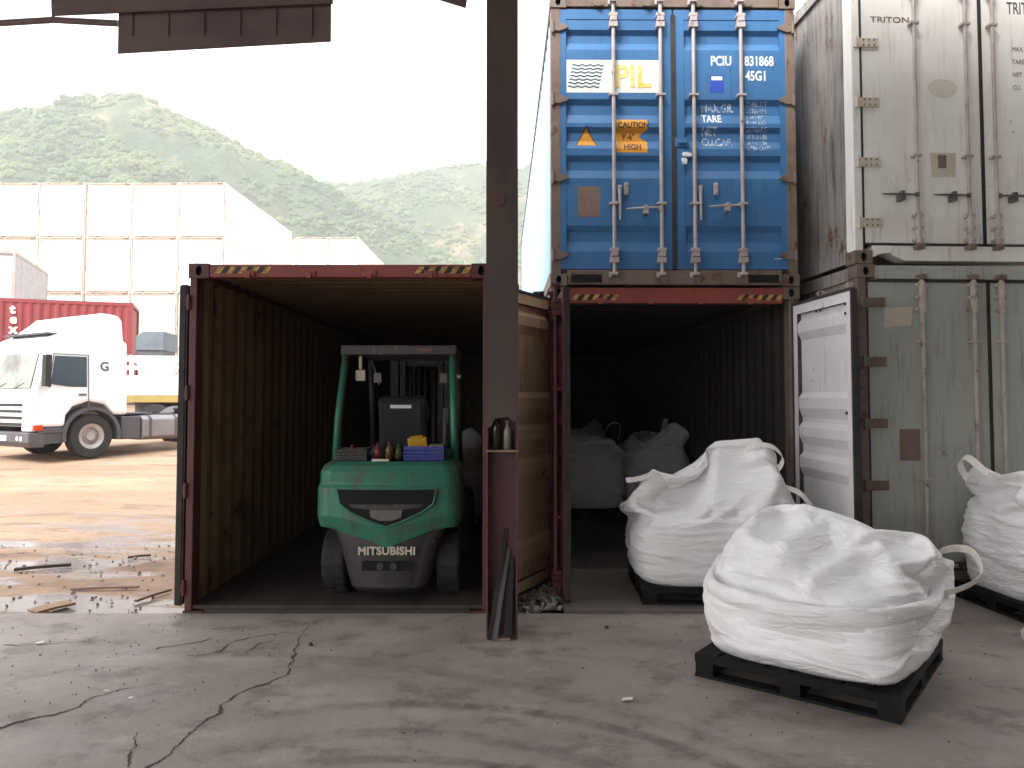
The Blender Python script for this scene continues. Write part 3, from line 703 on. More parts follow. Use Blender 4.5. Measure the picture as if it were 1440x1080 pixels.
for rr in (rws, rws2):
    vs = [(bm.verts.new((a, b, 0)), bm.verts.new((a, b, 6.5))) for a, b in rr]
    for a, b in zip(vs, vs[1:]): bm.faces.new((a[0], b[0], b[1], a[1]))
obj('light_blocking_sheet', wl(bm, wb), M['roofm'], wb)
p0 = P(165, 75, 5.66); p1 = P(465, 58, 5.66)
bm = B(); prism(bm, [(p0.x, p0.z), (p1.x, p1.z), (p1.x - .005, 6.3), (p0.x - .005, 6.3)], lambda u, v, q: Vector((u, q, v)), 5.665, 5.672)
for k in range(6):
    u = p0.x + .1 + k * .27; box(bm, u, u + .012, 5.655, 5.6645, 4.42, 6.28)
obj('fascia_sheet', wl(bm, sh), M['shedsteel'], sh)
a0 = P(75, 22, 5.63); a1 = P(468, 5, 5.63)
bm = B(); prism(bm, [(a0.x, a0.z), (a1.x, a1.z), (a1.x, 6.31), (a0.x, 6.31)], lambda u, v, q: Vector((u, q, v)), 5.622, 5.640)
obj('fascia_sheet', wl(bm, sh), M['shedsteel'], sh)
q0 = P(-160, 42, 5.68); q1 = P(75, 28, 5.68); q2 = P(166, 33, 5.68)
bm = B(); tube(bm, [q0, q1, q2], .024, 10)
tube(bm, [q1 + Vector((-.8, 0, 0)), Vector((q1.x - .8, 5.5, 6.4))], .012, 6); tube(bm, [q1, Vector((q1.x, 5.5, 6.4))], .012, 6)
obj('conduit', wl(bm, sh), M['shedsteel'], sh)
t0 = P(598, 0, 5.7); t1 = P(655, 12, 5.7)
bm = B(); prism(bm, [(t0.x, t0.z + 1.75), (t0.x, t0.z + .02), (t0.x + .1, t0.z - .0), (t1.x, t1.z), (t1.x + .015, t0.z + .03), (t1.x, t0.z + 1.75)], lambda u, v, q: Vector((u, q, v)), 5.69, 5.70)
obj('fascia_scrap', wl(bm, sh), M['shedsteel'], sh)

PX0, PX1, PY = P(684, 700, 5.5).x, P(728, 700, 5.5).x, 5.5
po = empty('steel_post', ((PX0 + PX1) / 2, PY + .1, 0), 0, 'tall brown steel shed post with bottles on a ledge in its channel', 'post')
bm = B()
for xx in (PX0, PX1 - .012): box(bm, xx, xx + .012, PY, PY + .22, 0, 6.31)
box(bm, PX0 + .012, PX1 - .012, PY + .10, PY + .11, 0, 6.31)
obj('steel_beam', wl(bm, po), [M['postlow']], po, bevel=.002)
bm = B(); zs = P(700, 592, 5.5).z
pts = [(PX0 - .004, 6.3), (PX1 + .003, 6.3), (PX1 + .003, zs + .02), (PX1 - .03, zs - .01), (PX1 - .07, zs + .03), (PX0 + .06, zs + .015), (PX0 + .03, zs - .05), (PX0 - .004, zs - .04)]
prism(bm, pts, lambda u, v, q: Vector((u, q, v)), PY - .008, PY - .001)
obj('cover_plate', wl(bm, po), M['post'], po, bevel=.001)
bm = B(); zl = P(700, 633, 5.5).z; box(bm, PX0 - .005, PX1 + .005, PY - .02, PY + .099, zl - .012, zl); obj('ledge', wl(bm, po), M['tile'], po)
bm = B(); tube(bm, [(PX0 + .09, PY - .0085, P(704, 282, 5.5).z), (PX0 + .09, PY - .016, P(704, 282, 5.5).z)], .045, 16)
obj('round_cap', wl(bm, po), M['postlow'], po)
def bottle(x, y, z, h, r, m, lab):
    bm = B(); lathe(bm, [(0, 0), (r, .0), (r, h * .6), (r * .9, h * .66), (r * .4, h * .8), (r * .35, h * .9), (r * .45, h * .9), (r * .45, h), (0, h)], (0, 0, 0), 16, 'z')
    o = obj('bottle', bm, m, smooth=True); o.location = (x, y, z); return tag(o, lab, 'bottle')
gl = mat('brown_bottle_glass', rgb(42, 34, 30), .15); gl2 = mat('cloudy_plastic_bottle', rgb(120, 116, 108), .35)
bottle(PX0 + .07, PY + .04, zl + .001, .27, .032, gl, 'tall dark bottle on the ledge of the steel post')
bottle(PX0 + .15, PY + .035, zl + .001, .21, .028, gl2, 'shorter cloudy bottle with a narrow neck on the post ledge')
bm = B()
for k, (xa, xb, h, zz) in enumerate(((.025, .14, .76, 0), (.06, .155, .62, .0))):
    a = Vector((PX0 + xa, PY - .03 - .02 * k, 0.004)); b = Vector((PX0 + xb, PY + .095, h)); ribbon(bm, [a, b], Vector((1, .25 - .5 * k, 0)), .034, .005)
s1 = obj('steel_strip', bm, M['gdark']); tag(s1, 'pair of dark grey steel strips leaning in the foot of the post', 'metal strip')
bm = B(); ribbon(bm, [(PX0 + .15, PY - .02, .004), (PX0 + .175, PY + .09, .55)], Vector((1, 0, 0)), .05, .012); tag(obj('steel_strip', bm, M['black']), 'dark flat bar standing beside the grey leaning strips', 'metal strip')
bm = B(); box(bm, PX0 + .07, PX0 + .17, PY - .045, PY - .01, 0.001, .018); tag(obj('wood_scrap', bm, M['tile'], bevel=.003), 'small brown wood scrap at the foot of the post', 'wood scrap')

# ------------------------------------------------------------------ bridging plate, rubble
bm = B(); box(bm, P(794, 858, 6.1).x, 2.86, 6.14, 7.52, .0, .032)
tag(obj('dock_plate', bm, M['plate'], bevel=.003), 'grey steel plate bridging the floor and the right open container', 'ramp plate')
def rubble(name, n, rx, ry, zf, smin, smax, m, label, cat, seed):
    rnd = random.Random(seed); bm = B()
    for k in range(n):
        c = Vector((rnd.uniform(*rx), rnd.uniform(*ry), 0)); c.z = zf(c.x, c.y); s = rnd.uniform(smin, smax)
        Mx = Matrix.Translation(c + Vector((0, 0, s * .25))) @ Matrix.Rotation(rnd.uniform(0, 6), 4, (rnd.random(), rnd.random(), 1)) @ Matrix.Diagonal((s, s * rnd.uniform(.5, 1), s * rnd.uniform(.3, .7), 1))
        r = bmesh.ops.create_icosphere(bm, subdivisions=1, radius=.5, matrix=Mx)
        for v in r['verts']: v.co += Vector((rnd.uniform(-1, 1), rnd.uniform(-1, 1), rnd.uniform(-1, 1))) * s * .1
    return tag(obj(name, bm, m), label, cat, kind='stuff')
rubble('rubble', 520, (-.1, .42), (6.22, 8.2), lambda x, y: -.10 + .10 * smooth((x - .0) / .3), .02, .09, M['stone'], 'pale broken rubble in the gap between the two open containers', 'rubble', 3)
rubble('yard_gravel', 500, (-8, -2.7), (6.2, 9.5), yard_z, .01, .05, M['stone'], 'scattered stones on the wet dirt beside the shed floor', 'gravel', 4)
rubble('floor_grit', 260, (-3.8, -1.0), (4.0, 6.1), lambda x, y: 0, .004, .018, M['stone'], 'crumbs of stone along the cracks of the shed floor', 'grit', 5)
rubble('floor_grit', 120, (-.6, 3.3), (2.8, 6.1), lambda x, y: 0, .004, .014, M['crack'], 'dark specks of dirt scattered on the shed floor', 'grit', 6)
for k, (px, py, s, lab) in enumerate(((437, 906, .03, 'dark pebble on the floor in front of the forklift'), (853, 882, .032, 'dark clod on the floor before the steel plate'), (811, 858, .03, 'round pebble at the edge of the steel plate'))):
    bm = B(); bmesh.ops.create_icosphere(bm, subdivisions=2, radius=s / 2)
    for v in bm.verts: v.co *= 1 + .35 * noise.noise(v.co * 60 + Vector((k, 0, 0)))
    o = obj('pebble', bm, M['crack'] if k < 2 else M['stone']); o.location = ground_px(px, py, s * .35); tag(o, lab, 'pebble')
for k, (px, py, s, lab) in enumerate(((882, 985, .032, 'scrap of pale paper on the open floor'), (150, 973, .014, 'white crumb beside the long floor crack at left'), (184, 983, .012, 'second white crumb nearer the camera beside the crack'), (57, 905, .03, 'pale chip on the floor near the dirt yard'))):
    bm = B(); prism(bm, [(-s, -s * .3), (s * .9, -s * .35), (s, s * .2), (.2 * s, s * .4), (-.8 * s, s * .3)], lambda u, v, q: Vector((u, v, q + .12 * u)), .006, .012)
    o = obj('litter', bm, M['sticker']); o.location = ground_px(px, py, .004); tag(o, lab, 'litter')

def plank(px0, py0, px1, py1, wd, th, m, lab):
    a = ground_px(px0, py0, -.1); b = ground_px(px1, py1, -.1); a.z = yard_z(a.x, a.y) + th / 2 + .012; b.z = yard_z(b.x, b.y) + th / 2 + .02
    bm = B(); ribbon(bm, [a, a.lerp(b, .5) + Vector((0, 0, .006)), b], Vector((-(b - a).y, (b - a).x, 0)), wd, th); tag(obj('plank', bm, m, bevel=.002), lab, 'plank')
plank(20, 803, 100, 797, .05, .03, M['ink'], 'dark thin batten lying on the wet dirt at left')
plank(45, 862, 100, 850, .16, .02, M['tile'], 'short wooden board at the edge of the shed floor')
plank(100, 830, 195, 828, .04, .02, M['brown'], 'pale long lath on the dirt nearer the shed floor')
plank(180, 785, 212, 783, .04, .02, M['ink'], 'short dark stick beside the puddle')
plank(190, 847, 240, 832, .03, .02, M['brown'], 'lath slanting towards the red container')

# ------------------------------------------------------------------ pallets and bulk bags
def pallet(loc, rz, lx, ly, label, h=.14):
    t = empty('pallet', loc, rz, label, 'pallet', 'black plastic pallets under the bags'); hx, hy = lx / 2, ly / 2
    bm = B(); n = 8
    for k in range(n):
        x0 = -hx + k * (lx / n) + .008; box(bm, x0, x0 + lx / n - .016, -hy + .004, hy - .004, h - .022, h)
    for y0 in (-hy, -.04, hy - .035): box(bm, -hx, hx, y0, y0 + .035 + (.04 if y0 == -.04 else 0), h - .05, h - .003)
    for x0 in (-hx, hx - .035): box(bm, x0, x0 + .035, -hy + .0355, hy - .0355, h - .052, h - .0025)
    obj('deck', bm, M['pallet'], t, bevel=.003)
    bm = B()
    for y0 in (-hy, -.05, hy - .1): box(bm, -hx, hx, y0, y0 + .1, 0, .018)
    for x0 in (-hx, -.05, hx - .1): box(bm, x0 + .001, x0 + .099, -hy + .1005, hy - .1005, .001, .0175)
    obj('bottom_runner', bm, M['pallet'], t, bevel=.003)
    for i in (-1, 0, 1):
        for j in (-1, 0, 1):
            cx, cy = i * (hx - .06), j * (hy - .06); bm = B()
            for a in (-.055, .05):
                box(bm, cx + a, cx + a + .007, cy - .055, cy + .057, .018, h - .05); box(bm, cx - .048, cx + .05, cy + a, cy + a + .007, .018, h - .05)
            box(bm, cx - .0035, cx + .0035, cy - .046, cy + .048, .018, h - .05)
            obj('foot', bm, M['pallet'], t)
    return t

def bagmat():
    m = bpy.data.materials.new('woven_white_fabric'); m.use_nodes = True; t = m.node_tree; L = t.links.new; p = t.nodes['Principled BSDF']
    tc = t.nodes.new('ShaderNodeTexCoord')
    def nz(scale, st, det=5, r=.55, dist=0):
        mp = t.nodes.new('ShaderNodeMapping'); mp.inputs['Scale'].default_value = st
        n = t.nodes.new('ShaderNodeTexNoise'); n.inputs['Scale'].default_value = scale; n.inputs['Detail'].default_value = det; n.inputs['Roughness'].default_value = r; n.inputs['Distortion'].default_value = dist
        L(tc.outputs['Object'], mp.inputs[0]); L(mp.outputs[0], n.inputs['Vector']); return n.outputs[0]
    mr = t.nodes.new('ShaderNodeMapRange'); mr.inputs[1].default_value = .45; mr.inputs[2].default_value = .75; L(nz(3, (1, 1, 1)), mr.inputs[0])
    x = t.nodes.new('ShaderNodeMix'); x.data_type = 'RGBA'; L(mr.outputs[0], x.inputs[0]); x.inputs[6].default_value = rgb(240, 238, 238); x.inputs[7].default_value = rgb(228, 224, 222)
    L(x.outputs[2], p.inputs['Base Color']); p.inputs['Roughness'].default_value = .42; p.inputs['Specular IOR Level'].default_value = .4
    p.inputs['Subsurface Weight'].default_value = .0
    # horizontal creases
    b1 = t.nodes.new('ShaderNodeBump'); b1.inputs['Distance'].default_value = .035; b1.inputs['Strength'].default_value = .8; 
    rd = t.nodes.new('ShaderNodeMath'); rd.operation = 'SUBTRACT'; rd.inputs[1].default_value = .5; L(nz(4.5, (1, 1, 4.5), 4, .5, .9), rd.inputs[0])
    ra = t.nodes.new('ShaderNodeMath'); ra.operation = 'ABSOLUTE'; L(rd.outputs[0], ra.inputs[0]); L(ra.outputs[0], b1.inputs['Height'])
    b2 = t.nodes.new('ShaderNodeBump'); b2.inputs['Distance'].default_value = .0015; b2.inputs['Strength'].default_value = .4; L(nz(60, (1, 1, 1), 3), b2.inputs['Height']); L(b1.outputs[0], b2.inputs['Normal'])
    L(b2.outputs[0], p.inputs['Normal']); return m
M['bag'] = bagmat()
M['strap'] = mat('white_webbing', rgb(226, 220, 214), .6, rgb(205, 196, 186), 20, bump=.0008, bscale=160)

def sup(t, n=4.6):
    c, s = math.cos(t), math.sin(t); r = (abs(c) ** n + abs(s) ** n) ** (-1 / n); return r * c, r * s
def bag_cloth(hx, hy, z0, fill, lean, free, pins, seed, rim=False, C=120, squash=1.0, heap=.10, forces=(0, 0), steps=260, hfun=None, fine=False):
    """drapes a cloth tube (side wall + loose top) over the filled body with a small position-based cloth solver"""
    rs = np.random.RandomState(seed); th = np.linspace(0, 2 * np.pi, C, endpoint=False)
    U = np.array([sup(t) for t in th])
    cs = 2 * (hx + hy) * 2 / C
    nb = int(fill / .026); nf = int(free / .026); nl = 0 if rim else int(min(hx, hy) * .93 / .026)
    def prof(z):                   # bulging outline of the filled body by height fraction
        t = np.clip(z / fill, 0, 1); return .97 + .085 * np.sin(np.pi * np.clip(t * .95 + .05, 0, 1)) ** .8 - .05 * t ** 3 - .05 * np.clip(1 - t * 9, 0, 1) ** 2
    P0 = []; 
    for i in range(nb): z = fill * i / nb; P0.append(np.c_[U[:, 0] * hx * prof(z), U[:, 1] * hy * prof(z), np.full(C, z)])
    for i in range(nf + 1): z = fill + i * .026; P0.append(np.c_[U[:, 0] * hx, U[:, 1] * hy, np.full(C, z)])
    for i in range(1, nl + 1): k = 1 - i / (nl + .6); P0.append(np.c_[U[:, 0] * hx * k, U[:, 1] * hy * k, np.full(C, fill + nf * .026)])
    P0 = np.array(P0); Rn = P0.shape[0]
    fixed = int(nb * .80)
    # body creases
    Bd = P0.copy()
    for i in range(nb):
        for j in range(C):
            a = Vector((U[j, 0] * 1.3 + seed, U[j, 1] * 1.3, P0[i, j, 2] * 16)); d = noise.fractal(a, .8, 2.0, 3) * .012 * math.sin(math.pi * min(1, (i + 2) / nb * 1.2)) 
            b = noise.noise(Vector((U[j, 0] * 2.2, U[j, 1] * 2.2 + seed, P0[i, j, 2] * 3.5))) * .022
            k = 1 + (d + b) / hx; Bd[i, j, 0] *= k; Bd[i, j, 1] *= k
    idx = np.arange(Rn * C).reshape(Rn, C)
    cons = []
    def add(a, b, k): 
        a = a.ravel(); b = b.ravel(); cons.append((a, b, np.linalg.norm(P0.reshape(-1, 3)[a] - P0.reshape(-1, 3)[b], axis=1), k))
    rl = lambda A, n: np.roll(A, -n, axis=1)
    for s in (0, 1): add(idx[:, s::2], rl(idx, 1)[:, s::2], 1.0); add(idx[s:-1:2], idx[s + 1::2][:len(idx[s:-1:2])], 1.0)
    for s in (0, 1):
        A = idx[s:-1:2]; Bq = idx[s + 1::2][:len(A)]; add(A, rl(Bq, 1), .8); add(A, rl(Bq, -1), .8)
    for s in (0, 1, 2, 3):
        add(idx[:, s::4], rl(idx, 2)[:, s::4], .35)
        A = idx[s:-2:4]; add(A, A + 2 * C, .35)
    for s in range(8):
        A = idx[s:-4:8]
        if len(A): add(A, A + 4 * C, .07)
        add(idx[:, s::8], rl(idx, 4)[:, s::8], .07)
    fr = fixed * C
    for n_, (a, b, l0, k) in enumerate(cons):
        l0 *= 1 + np.where(a >= fr, .035 * np.clip((a - fr) / (6.0 * C), 0, 1), 0)
    if C % 8: raise SystemExit('C')
    X = P0.copy(); X[:fixed] = Bd[:fixed]; X = X.reshape(-1, 3); X[fixed * C:] += rs.normal(0, .006, X[fixed * C:].shape)
    sw = np.array([math.sin(2 * t + seed) * .4 + math.sin(3 * t + seed * 2) * .35 + math.sin(5 * t + seed * 3) * .25 for t in th])
    V = np.zeros_like(X); inv = np.ones(Rn * C); inv[:fixed * C] = 0
    pin_i = []; 
    for (ri, tj, tgt) in pins:
        r_ = fixed + int((Rn - fixed - 1) * ri) if ri <= 1 else int(ri); j = int(round(tj / (2 * math.pi) * C)) % C; k = idx[r_, j]; inv[k] = 0; pin_i.append((k, X[k].copy(), np.array(tgt, float)))
    def hs(x, y):
        rho = ((np.abs(x / (hx * .97)) ** 3.6 + np.abs(y / (hy * .97)) ** 3.6) ** (1 / 3.6)); base = fill * (.995) - .22 * fill * np.clip(rho, 0, 1.05) ** 5
        if hfun is not None: return rho, np.maximum(base, hfun(x, y, rho))
        return rho, base + heap * (1 - np.clip(rho, 0, 1) ** 2) + .03 * np.sin(x * 7 + seed) * np.cos(y * 6 + seed * 2) + lean[0] * x + lean[1] * y
    dt = .012
    fz = np.zeros_like(X); fz[:, 2] = -9.8
    swf = np.tile(sw, Rn); fz[:, 0] += np.tile(U[:, 0], Rn) * swf * 3.0; fz[:, 1] += np.tile(U[:, 1], Rn) * swf * 3.0
    fz[:, 0] += forces[0]; fz[:, 1] += forces[1]
    free_m = (inv > 0)
    for st in range(steps):
        ff = fz if st < steps * .55 else np.array([0, 0, -9.8])
        V[free_m] += (ff[free_m] if ff.ndim > 1 else ff) * dt; V *= .975
        Q = X + V * dt * free_m[:, None]
        for k, a, b in pin_i: Q[k] = a + (b - a) * min(1, st / (steps * .5))
        for it in range(9):
            for a, b, l0, ks in cons:
                d = Q[b] - Q[a]; l = np.linalg.norm(d, axis=1) + 1e-9; wa, wb = inv[a], inv[b]; ws = wa + wb; ws[ws == 0] = 1
                kk = ks
                c = ((l - l0) / l / ws * kk)[:, None] * d; Q[a] += c * wa[:, None]; Q[b] -= c * wb[:, None]
            rho, h = hs(Q[:, 0], Q[:, 1]); pen = (h + .004 - Q[:, 2]); m_ = (rho < 1) & (pen > 0) & free_m
            side = m_ & ((1 - rho) * hx < pen * .9)
            up = m_ & ~side
            Q[up, 2] += pen[up]; k2 = 1 / np.maximum(rho[side], .2); Q[side, 0] *= k2 ; Q[side, 1] *= k2
            lowz = free_m & (Q[:, 2] < .02); Q[lowz, 2] = .02
        V = (Q - X) / dt; 
        sp = np.linalg.norm(V, axis=1); big = sp > 3; V[big] *= (3 / sp[big])[:, None]
        X = Q
    X = X.reshape(Rn, C, 3)
    if fine:
        def sub0(A):
            Bm = np.empty((2 * A.shape[0] - 1,) + A.shape[1:]); Bm[::2] = A
            mid = .5 * (A[:-1] + A[1:]); mid[1:-1] = (-A[:-3] + 9 * A[1:-2] + 9 * A[2:-1] - A[3:]) / 16; Bm[1::2] = mid; return Bm
        X = sub0(X); m_ = (-np.roll(X, 1, 1) + 9 * X + 9 * np.roll(X, -1, 1) - np.roll(X, -2, 1)) / 16
        Y_ = np.empty((X.shape[0], X.shape[1] * 2, 3)); Y_[:, ::2] = X; Y_[:, 1::2] = m_; X = Y_; Rn, C = X.shape[:2]; nb = nb * 2
    # crumple: small creases pressed in along the normals, lying flat round the body and in every direction on the loose top
    du = np.roll(X, -1, 1) - np.roll(X, 1, 1); dv = np.zeros_like(X); dv[1:-1] = X[2:] - X[:-2]; dv[0] = X[1] - X[0]; dv[-1] = X[-1] - X[-2]
    N = np.cross(du, dv); N /= np.linalg.norm(N, axis=2)[:, :, None] + 1e-9
    for i in range(1, Rn):
        for j in range(C):
            x, y, z = X[i, j]; k = min(1, max(0, (z - fill * .88) / (fill * .30)))
            q = z + .03 * noise.noise(Vector((x * 3, y * 3, z * 4 + seed)))
            a = (abs(noise.noise(Vector((x * 2.0 + seed, y * 2.0, q * 17)))) - .2) * .026 + (abs(noise.noise(Vector((x * 3.5, y * 3.5 + seed, q * 38)))) - .2) * .014
            b = (abs(noise.noise(Vector((x * 4.5 + 3 * y, y * 4.5 - 2 * x + seed, z * 6)))) - .2) * .006
            X[i, j] += N[i, j] * (a * (1 - k) + b * k) * min(1, i / 8)
    X[:, :, 2] += z0
    return X, Rn, C
def bag(name, loc, rz, label, group, X, Rn, C, rim=False, straps=()):
    t = empty(name, loc, rz, label, 'bulk bag', group)
    bm = B(); vs = [[bm.verts.new(X[i, j]) for j in range(C)] for i in range(Rn)]
    for i in range(Rn - 1):
        for j in range(C): bm.faces.new((vs[i][j], vs[i][(j + 1) % C], vs[i + 1][(j + 1) % C], vs[i + 1][j]))
    if not rim: bm.faces.new(vs[-1])
    bm.faces.new(vs[0][::-1])
    o = obj('sack', bm, M['bag'], t, smooth=True)
    sb = o.modifiers.new('sub', 'SUBSURF'); sb.levels = sb.render_levels = 0 if C > 130 else 1
    for pts, wd, wdir in straps:
        bm = B(); ribbon(bm, spline(pts, 7), Vector(wdir), wd, .003); s = obj('lifting_loop', bm, M['strap'], t, smooth=False)
    return t

PH = .14
# front bag
F0 = Vector((2.03, 4.08)); e1 = Vector((-.788, .615)); e2 = Vector((.615, .788)); Cc = F0 + e1 * .5775 + e2 * .63
rzf = math.atan2(-.615, .788)
pallet((Cc.x, Cc.y, 0), rzf, 1.155, 1.26, 'black plastic pallet under the large foreground bag')
def ridges(x, y, base, segs):
    h = base
    for (ax, ay, az), (bx_, by_, bz), sl in segs:
        dx, dy = bx_ - ax, by_ - ay; t = np.clip(((x - ax) * dx + (y - ay) * dy) / (dx * dx + dy * dy + 1e-9), 0, 1)
        d = np.hypot(x - ax - t * dx, y - ay - t * dy); h = np.maximum(h, az + (bz - az) * t - sl * np.sqrt(d * d + .0009))
    return h
def front_heap(x, y, rho):
    return ridges(x, y, .52 - .20 * np.clip(rho, 0, 1) ** 4, [((-.44, -.12, .74), (-.36, .36, .80), 1.1), ((-.16, -.20, .70), (-.02, .22, .82), 1.0), ((-.02, .22, .82), (.30, .14, .74), .9),
        ((.30, .14, .74), (.46, -.16, .60), 1.1), ((.08, -.44, .56), (.22, -.10, .66), 1.0), ((-.02, .22, .82), (-.36, .36, .80), 1.0)])
X, Rn, C = bag_cloth(.58, .60, PH, .50, (0, 0), .45, [(.26, .75, (.68, .40, .55))], 3, forces=(.2, -1.0), hfun=front_heap, fine=True)
bag('bulk_bag', (Cc.x, Cc.y, 0), rzf, 'large white woven bag with a slumped top, nearest the camera on a pallet', 'white bulk bags', X, Rn, C,
    straps=[([(.50, .35, .60), (.62, .42, .74), (.78, .40, .76), (.84, .28, .64), (.70, .15, .55), (.56, .16, .52)], .062, (.3, -.6, .75))])
# middle bag on the plate
ZP = .032
mx_, my_ = 1.70, 6.80
pallet((mx_, my_, ZP), R(-2), 1.25, 1.08, 'black plastic pallet on the steel plate under the tall-topped bag')
def mid_heap(x, y, rho):
    return ridges(x, y, .63 - .12 * np.clip(rho, 0, 1) ** 4, [((-.40, -.16, .86), (-.05, .02, 1.02), 1.5), ((-.05, .02, 1.02), (.10, -.04, 1.20), 1.6), ((.10, -.04, 1.20), (.46, .0, 1.23), 1.7), ((.10, -.04, 1.20), (.0, -.40, .74), 1.6), ((.46, 0, 1.23), (.50, -.36, .98), 1.8)])
X, Rn, C = bag_cloth(.64, .54, PH, .60, (0, 0), .62, [(.44, 3.75, (-.50, -.32, .93))], 9, hfun=mid_heap, fine=True)
bag('bulk_bag', (mx_, my_, ZP), R(-2), 'white woven bag with its top pulled up to a peak, on the steel plate', 'white bulk bags', X, Rn, C,
    straps=[([(-.40, -.36, .98), (-.50, -.38, 1.03), (-.62, -.40, 1.0), (-.74, -.42, .985)], .045, (0, .5, 1)),
            ([(.30, -.22, 1.23), (.40, -.24, 1.27), (.52, -.26, 1.25), (.59, -.28, 1.16), (.54, -.27, 1.06), (.44, -.25, 1.08)], .06, (0, .75, .6)),
            ([(.60, -.30, .92), (.70, -.36, .88), (.78, -.40, .78)], .045, (0, .5, .8))])
# right bag, cut by the frame
pallet((4.36, 6.27, 0), R(4), 1.05, .9, 'black plastic pallet under the open-topped bag at the right edge')
X, Rn, C = bag_cloth(.56, .47, PH, .80, (0, 0), .24, [(.9, 3.7, (-.50, -.36, .96)), (.9, 2.4, (-.48, .36, .94)), (.9, 5.8, (.46, -.25, .90))], 15, rim=True, heap=.03, fine=True)
bag('bulk_bag', (4.42, 6.27, 0), R(4), 'white woven bag with an open slack top, cut by the right edge', 'white bulk bags', X, Rn, C, rim=True,
    straps=[([(-.36, .30, .86), (-.50, .38, 1.02), (-.57, .36, 1.15), (-.58, .24, 1.20), (-.56, .05, 1.10), (-.50, -.20, 1.04), (-.40, -.46, 1.02), (-.2, -.50, 1.0)], .06, (.7, .0, .7))])
# bags inside the right container
X, Rn, C = bag_cloth(.55, .52, .0, .82, (-.12, 0), .36, [(.5, 3.6, (-.40, -.3, 1.15))], 21, heap=.10, C=96, steps=180)
inb = []
for k, (x, y, rz, lab) in enumerate(((.96, 10.9, 0, 'dim sack left of the others inside the right container'), (2.12, 11.9, 1.6, 'dim sack against the right wall inside the right container'), (.98, 12.9, 3.0, 'dim sack behind the left one, deep in the right container'))):
    pallet((x, y, .051), 0, 1.08, 1.08, 'pallet under the %s' % lab)
    b = bag('bulk_bag', (x, y, .051 + PH), R(20) * 0 + (rz if k else 0), lab, 'white bulk bags', X, Rn, C, straps=[([(.30, -.3, 1.0), (.40, -.36, 1.16), (.52, -.36, 1.12), (.50, -.3, .92)], .05, (0, 1, .3))])
X2_, R2_, C2_ = X, Rn, C
pallet((-.80, 9.9, .051), 0, .98, 1.0, 'pallet under the dim sack beyond the forklift')
bag('bulk_bag', (-.78, 9.9, .051 + PH), R(90), 'dim sack standing beyond the forklift in the left container', 'white bulk bags', X * np.array([.9, .9, 1]), Rn, C)
# roll at the right edge
bm = B(); lathe(bm, [(0, -.35), (.055, -.35), (.062, -.33), (.062, .33), (.055, .35), (0, .35)], (0, 0, 0), 20, 'x')
o = obj('film_roll', bm, M['sticker'], smooth=True); o.location = (3.90, 5.45, .064); o.rotation_euler = (0, 0, R(12)); tag(o, 'white roll lying on the floor at the right edge', 'roll')
# steel sections lying in front of the grey reefer
for k, (y, z, m, lab) in enumerate(((6.62, .03, 'frame', 'rusty steel section on the floor before the grey reefer'), (6.74, .09, 'gdark', 'dark steel section against the sill of the grey reefer'))):
    bm = B(); box(bm, 2.96, 3.60 + .05 * k, y - .05, y + .05, z - .028, z - .018); box(bm, 2.96, 3.60 + .05 * k, y - .05, y - .04, z - .018, z + .022); box(bm, 2.96, 3.60 + .05 * k, y + .04, y + .05, z - .018, z + .022)
    if k: 
        for xx in (2.97, 3.55): box(bm, xx, xx + .05, y - .045, y + .045, .001, z - .0285)
    tag(obj('steel_section', bm, M[m], bevel=.002), lab, 'steel section')

